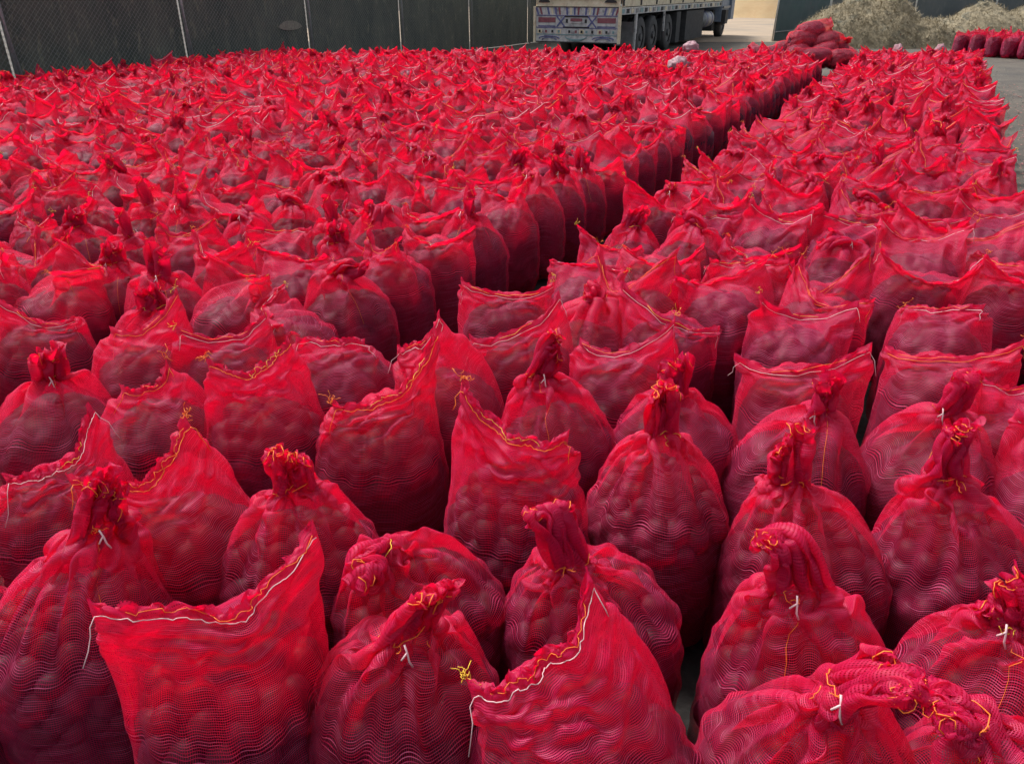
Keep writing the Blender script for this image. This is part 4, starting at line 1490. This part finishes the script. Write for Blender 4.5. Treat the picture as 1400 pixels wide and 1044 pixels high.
# spare wheel box, tank, cab
ft = MB().tube([(-.30, LEN - 2.3, .72), (-.30, LEN - .9, .72)], .30, 18).build('fuel_tank', M_STEEL, truck, True)
for yy_ in (LEN - 2.0, LEN - 1.2):
    MB().tube([(-.30, yy_ - .03, .72), (-.30, yy_ + .03, .72)], .312, 18).build('tank_strap', M_TB, ft, True)
MB().box((-.30, LEN - 3.4, .72), (.5, 1.2, .55)).build('tool_box', M_TD, truck)
cab = MB()
cab.box((XL / 2, LEN + .95, 1.45), (-XL + .05, 1.55, 1.75))
cab.box((XL / 2, LEN + 1.95, 1.05), (-XL + .25, .6, .85))
cb = cab.build('cab', rough_mat('cab_paint', (0.10, 0.14, 0.20), (0.18, 0.22, 0.28), 4, .5, .1), truck)
MB().box((.0, LEN + 1.0, 1.75), (.03, .8, .6)).build('side_window', M_TK, cb)
MB().box((.05, LEN + .95, 1.1), (.08, 1.3, .08)).build('grab_rail', M_STEEL, cb)
MB().box((.16, LEN + 1.75, 1.75), (.22, .06, .40)).build('mirror', M_TK, cb)
MB().box((XL / 2, LEN + .5, .62), (1.9, 1.3, .75)).build('front_shade_box', M_TD, truck)  # more dark filler, added to keep the area under the cab dark
MB().box((.04, LEN + .5, .75), (.30, .5, .5)).build('step_box', M_TD, cb)

# ------------------------------------------------------------------ green sheet screen and back fence
g0, g1 = at_z(1057, 57, 0), at_z(1124, 57, 0)
dv = (g1 - g0)
scr = empty('sheet_screen', (g0.x, g0.y, 0), math.atan2(dv.y, dv.x))
tag(scr, 'dark green sheet screen beside the gateway to the sandy yard', 'screen')
L_ = dv.length
P = []
for j in range(13):
    for i in range(21):
        q = i / 20
        P.append((L_ * q + .10 * j / 12, .04 * math.sin(q * 11 + j * .2) + .03 * math.sin(q * 23), .01 + 2.9 * j / 12))
link(bpy.data.objects.new('sheet', mesh_from('sheet', P, grid_faces(13, 21, False), sheet_mat('teal_sheet', (0.062, 0.098, 0.10), (0.095, 0.125, 0.13), (0.06, 0.13, 0.11)))), scr)
MB().tube([(-.04, 0, 0), (.06, 0, 3)], .03, 8).build('post', M_PALEPIPE, scr, True)
MB().tube([(L_ + .05, -.05, 0), (L_ + .10, -.05, 3)], .045, 8).build('post', M_PALEPIPE, scr, True)
MB().tube([(L_ + .27, -.05, 0), (L_ + .27, -.05, .95)], .075, 8, r2=.05).build('stump_post', M_PALEPIPE, scr, True)
MB().tube([(0, -.05, .32), (L_, -.05, .50)], .018, 6).build('rail', M_GALV, scr, True)
bf0 = at_z(1128, 50, 0)
bf = empty('back_fence', (bf0.x, bf0.y, 0), math.radians(-6))
tag(bf, 'dark slate cloth fence with thin pale posts behind the straw heaps', 'fence')
for k in range(4):
    P = []
    for j in range(9):
        for i in range(25):
            q = i / 24
            P.append((3.3 * (k + q), .05 * math.sin(q * 12 + k) * math.sin(math.pi * q), .01 + 2.9 * j / 8))
    link(bpy.data.objects.new('sheet', mesh_from('sheet', P, grid_faces(9, 25, False), M_SHEET2)), bf)
bx_ = []
for px in (1349, 1440):
    p = at_z(px, 40, .55)
    bx_.append(p)
for xk in (0.0, 3.3, 6.35, 9.6, 13.2):
    MB().tube([(xk, -.10, 0), (xk, -.10, 3.0)], .035, 8).build('post', M_PALEPIPE, bf, True)

# ------------------------------------------------------------------ straw heaps
M_STRAW = rough_mat('straw', (0.15, 0.122, 0.075), (0.24, 0.20, 0.125), 5, .9, .8, bscale=30, c3=(0.07, 0.07, 0.052), s3=2)
M_STR2 = rough_mat('straw_strands', (0.18, 0.145, 0.085), (0.30, 0.25, 0.155), 7, .8, 0)


def heap(label, peaks, seed, n_str):
    rng = random.Random(seed)
    x0 = min(p[0] - p[2] for p in peaks); x1 = max(p[0] + p[2] for p in peaks)
    y0 = min(p[1] - p[2] for p in peaks); y1 = max(p[1] + p[2] for p in peaks)
    cx_, cy_ = (x0 + x1) / 2, (y0 + y1) / 2

    def hz(x, y):
        h = 0
        for (px_, py_, r, hh) in peaks:
            d = math.hypot(x - px_, y - py_) / r
            if d < 1: h = max(h, hh * (1 - d ** 2.0) ** .8)
        n_ = noise.fractal(Vector((x * 1.1, y * 1.1, seed)), 1.0, 2.0, 5)
        n2 = noise.fractal(Vector((x * 4, y * 4, seed)), .8, 2.0, 4)
        return h * (1 + .22 * n_) + .07 * n2 * min(1, h * 3) - (.05 if h == 0 else 0)
    nx_, ny_ = 90, 60
    P = [(x0 + (x1 - x0) * i / (nx_ - 1) - cx_, y0 + (y1 - y0) * j / (ny_ - 1) - cy_, hz(x0 + (x1 - x0) * i / (nx_ - 1), y0 + (y1 - y0) * j / (ny_ - 1))) for j in range(ny_) for i in range(nx_)]
    root = empty('straw_heap', (cx_, cy_, 0)); tag(root, label, 'straw heap')
    link(bpy.data.objects.new('mound', mesh_from('mound', P, grid_faces(ny_, nx_, False), M_STRAW)), root)
    V_, F_ = [], []
    for k in range(n_str):
        x = rng.uniform(x0, x1); y = rng.uniform(y0, y1); z = hz(x, y)
        if z < .02: continue
        an = rng.uniform(0, 6.28); l = rng.uniform(.08, .26); el = rng.gauss(0.15, .35)
        d = Vector((math.cos(an) * math.cos(el), math.sin(an) * math.cos(el), math.sin(el)))
        sd = d.cross(Vector((0, 0, 1))).normalized() * rng.uniform(.004, .008)
        c = Vector((x - cx_, y - cy_, z + .015)); md = c + d * l * .5 + Vector((0, 0, rng.uniform(-.02, .04))); e = c + d * l
        o_ = len(V_)
        up_ = Vector((0, 0, .005))
        V_ += [tuple(c - sd), tuple(c + sd), tuple(md + sd), tuple(md - sd), tuple(e), tuple(md + up_)]
        F_ += [(o_, o_ + 1, o_ + 2, o_ + 3), (o_ + 3, o_ + 2, o_ + 4)]
    so = link(bpy.data.objects.new('straw', mesh_from('straw', V_, F_, M_STR2, smooth=False)), root)
    so['kind'] = 'stuff'


p1 = at_z(1225, 66, 0); p2 = at_z(1155, 62, 0); p3 = at_z(1300, 62, 0); p4 = at_z(1360, 56, 0); p5 = at_z(1420, 55, 0)
heap('large straw coloured heap behind the narrow right block', [(p1.x - .2, p1.y + 1.9, 2.3, 1.45), (p1.x - 1.2, p1.y + 1.6, 1.9, 1.2), (p1.x + 1.2, p1.y + 1.3, 1.6, .85), (p2.x + .3, p2.y + 1.8, 1.5, .8)], 4, 20000)
heap('long low straw heap in front of the dark slate fence', [(p3.x + .6, p3.y + 1.7, 1.5, .75), (p4.x, p4.y + 1.2, 1.8, 1.15), (p5.x + .3, p5.y + 1.2, 2.2, 1.15), (p5.x + 3.2, p5.y + 1.0, 2.4, 1.0)], 9, 18000)

# ------------------------------------------------------------------ standing sacks by the lane at the far right
bk = random.Random(21)
r0p, r1p = at_z(1306, 76, 0), at_z(1400, 82, 0)
dirv = (r1p - r0p).normalized(); nrmv = Vector((-dirv.y, dirv.x, 0))
cnt = 0
names_ = ['front', 'middle', 'back']
for row in range(3):
    for k in range(8):
        p = r0p + dirv * (.46 * k + .05 * row) + nrmv * (.44 * row + bk.uniform(-.03, .03)) + nrmv * .2
        q = bk.choices(range(20), weights)[0]
        lab = ('standing red sack in the %s row by the straw heap at far right' % names_[row])
        copy_sack(protos[q], p.x, p.y, bk.uniform(-.5, .5), (1.08, 1.08, bk.uniform(.98, 1.06)), lab, '%s row of sacks by the straw heap' % names_[row])
        cnt += 1

# ------------------------------------------------------------------ sacks lying in a pile at the end of the left block
pl = [  # pixel x,y, height z of centre, roll yaw, label
    (1058, 60, .45, .2), (1078, 60, .55, 1.9), (1092, 48, .78, .4), (1112, 62, .50, 1.4), (1132, 62, .55, 2.4), (1150, 72, .35, 1.2),
    (1108, 40, .98, .1), (1128, 46, .92, -.5), (1148, 55, .72, 2.1), (1098, 30, 1.12, .35), (1120, 52, .72, .1), (1156, 84, .30, 1.5),
]
for k, (px, py, z, yw) in enumerate(pl):
    p = at_z(px, py, z)
    pass
base_p = at_z(1105, 70, .55)
lay = [(-.62, .15, .50, .3), (-.20, -.05, .55, 1.5), (.25, -.10, .56, .2), (.62, .02, .44, 1.7), (-.30, .35, .60, .1), (.25, .45, .60, .4),
       (-.12, .12, .80, .25), (.34, .12, .78, -.25), (.08, .28, .98, .15), (.72, -.30, .40, 1.1), (.86, .25, .42, 1.4), (-.95, .2, .50, 1.5),
       (.45, -.42, .48, .5), (.92, -.10, .30, .9), (.05, -.40, .50, 2.9), (.60, .15, .62, 1.2)]
lie_lab = ['lying purple onion sack at the %s of the tumbled pile beyond the aisle' % w for w in
           ('low left', 'front centre', 'front right', 'right shoulder', 'back left', 'back right', 'upper middle', 'upper right', 'very top', 'lower right foot', 'rear right foot', 'far left tip', 'near foot', 'outermost right foot', 'near left foot', 'right upper slope')]
for k, (dx, dy, z, yw) in enumerate(lay):
    q = (1, 14, 6, 15, 8, 16, 3, 17, 5, 18, 10, 12, 7, 13, 0, 11)[k]
    r = copy_sack(protos[q], 0, 0, 0, (1.0, 1.2, 1.12), lie_lab[k], 'sacks lying in a tumbled pile')
    ctr = Vector((base_p.x + dx * 1.15, base_p.y + dy * 1.1, z - .06))
    mt = Matrix.Rotation(yw, 4, 'Z') @ Matrix.Rotation(math.radians(84 + 10 * math.sin(k * 2.3)), 4, 'Y')
    e = mt @ Vector((0, 0, .30))
    r.rotation_euler = mt.to_euler(); r.location = ctr - e.to_3d()
    for ch in r.children:
        if ch.name.startswith('net'):
            ch.material_slots[0].link = 'OBJECT'; ch.material_slots[0].material = M_NETDULL

# pale crumpled bundles lying on the sacks
M_PALE = rough_mat('pale_bundle', (0.20, 0.08, 0.11), (0.34, 0.22, 0.24), 14, .7, .5, c3=(0.30, 0.05, 0.08), s3=9)
for k, (px, py, z, sx_, lab) in enumerate(((928, 84, .68, .32, 'pale crumpled net bundle lying on the left block, the nearer one'), (945, 62, .70, .36, 'pale crumpled net bundle at the back edge of the left block by the truck'),
                                           (1228, 66, .66, .20, 'small pale bundle at the far left end of the narrow right block'), (1286, 66, .66, .20, 'small pale bundle at the far right end of the narrow right block'))):
    p = at_z(px, py, z)
    P = []
    for i in range(13):
        ph = math.pi * i / 12
        for j in range(24):
            th = 2 * math.pi * j / 24
            d = Vector((math.sin(ph) * math.cos(th), math.sin(ph) * math.sin(th), math.cos(ph)))
            n_ = noise.fractal(d * 2.2 + Vector((k * 3, 0, 0)), .7, 2, 4)
            rr_ = 1 + .30 * n_
            P.append((d.x * sx_ * .55 * rr_, d.y * sx_ * .45 * rr_, max(-.05, d.z * .13 * rr_)))
    o = link(bpy.data.objects.new('net_bundle', mesh_from('net_bundle', P, grid_faces(13, 24), M_PALE)))
    o.location = (p.x, p.y, z - .06); o.rotation_euler = (0, 0, k)
    tag(o, lab, 'bundle', 'pale bundles on the sacks')

for pr in protos:
    for ch in list(pr.children):
        bpy.data.objects.remove(ch)
    bpy.data.objects.remove(pr)
print('done', time.time() - T0)
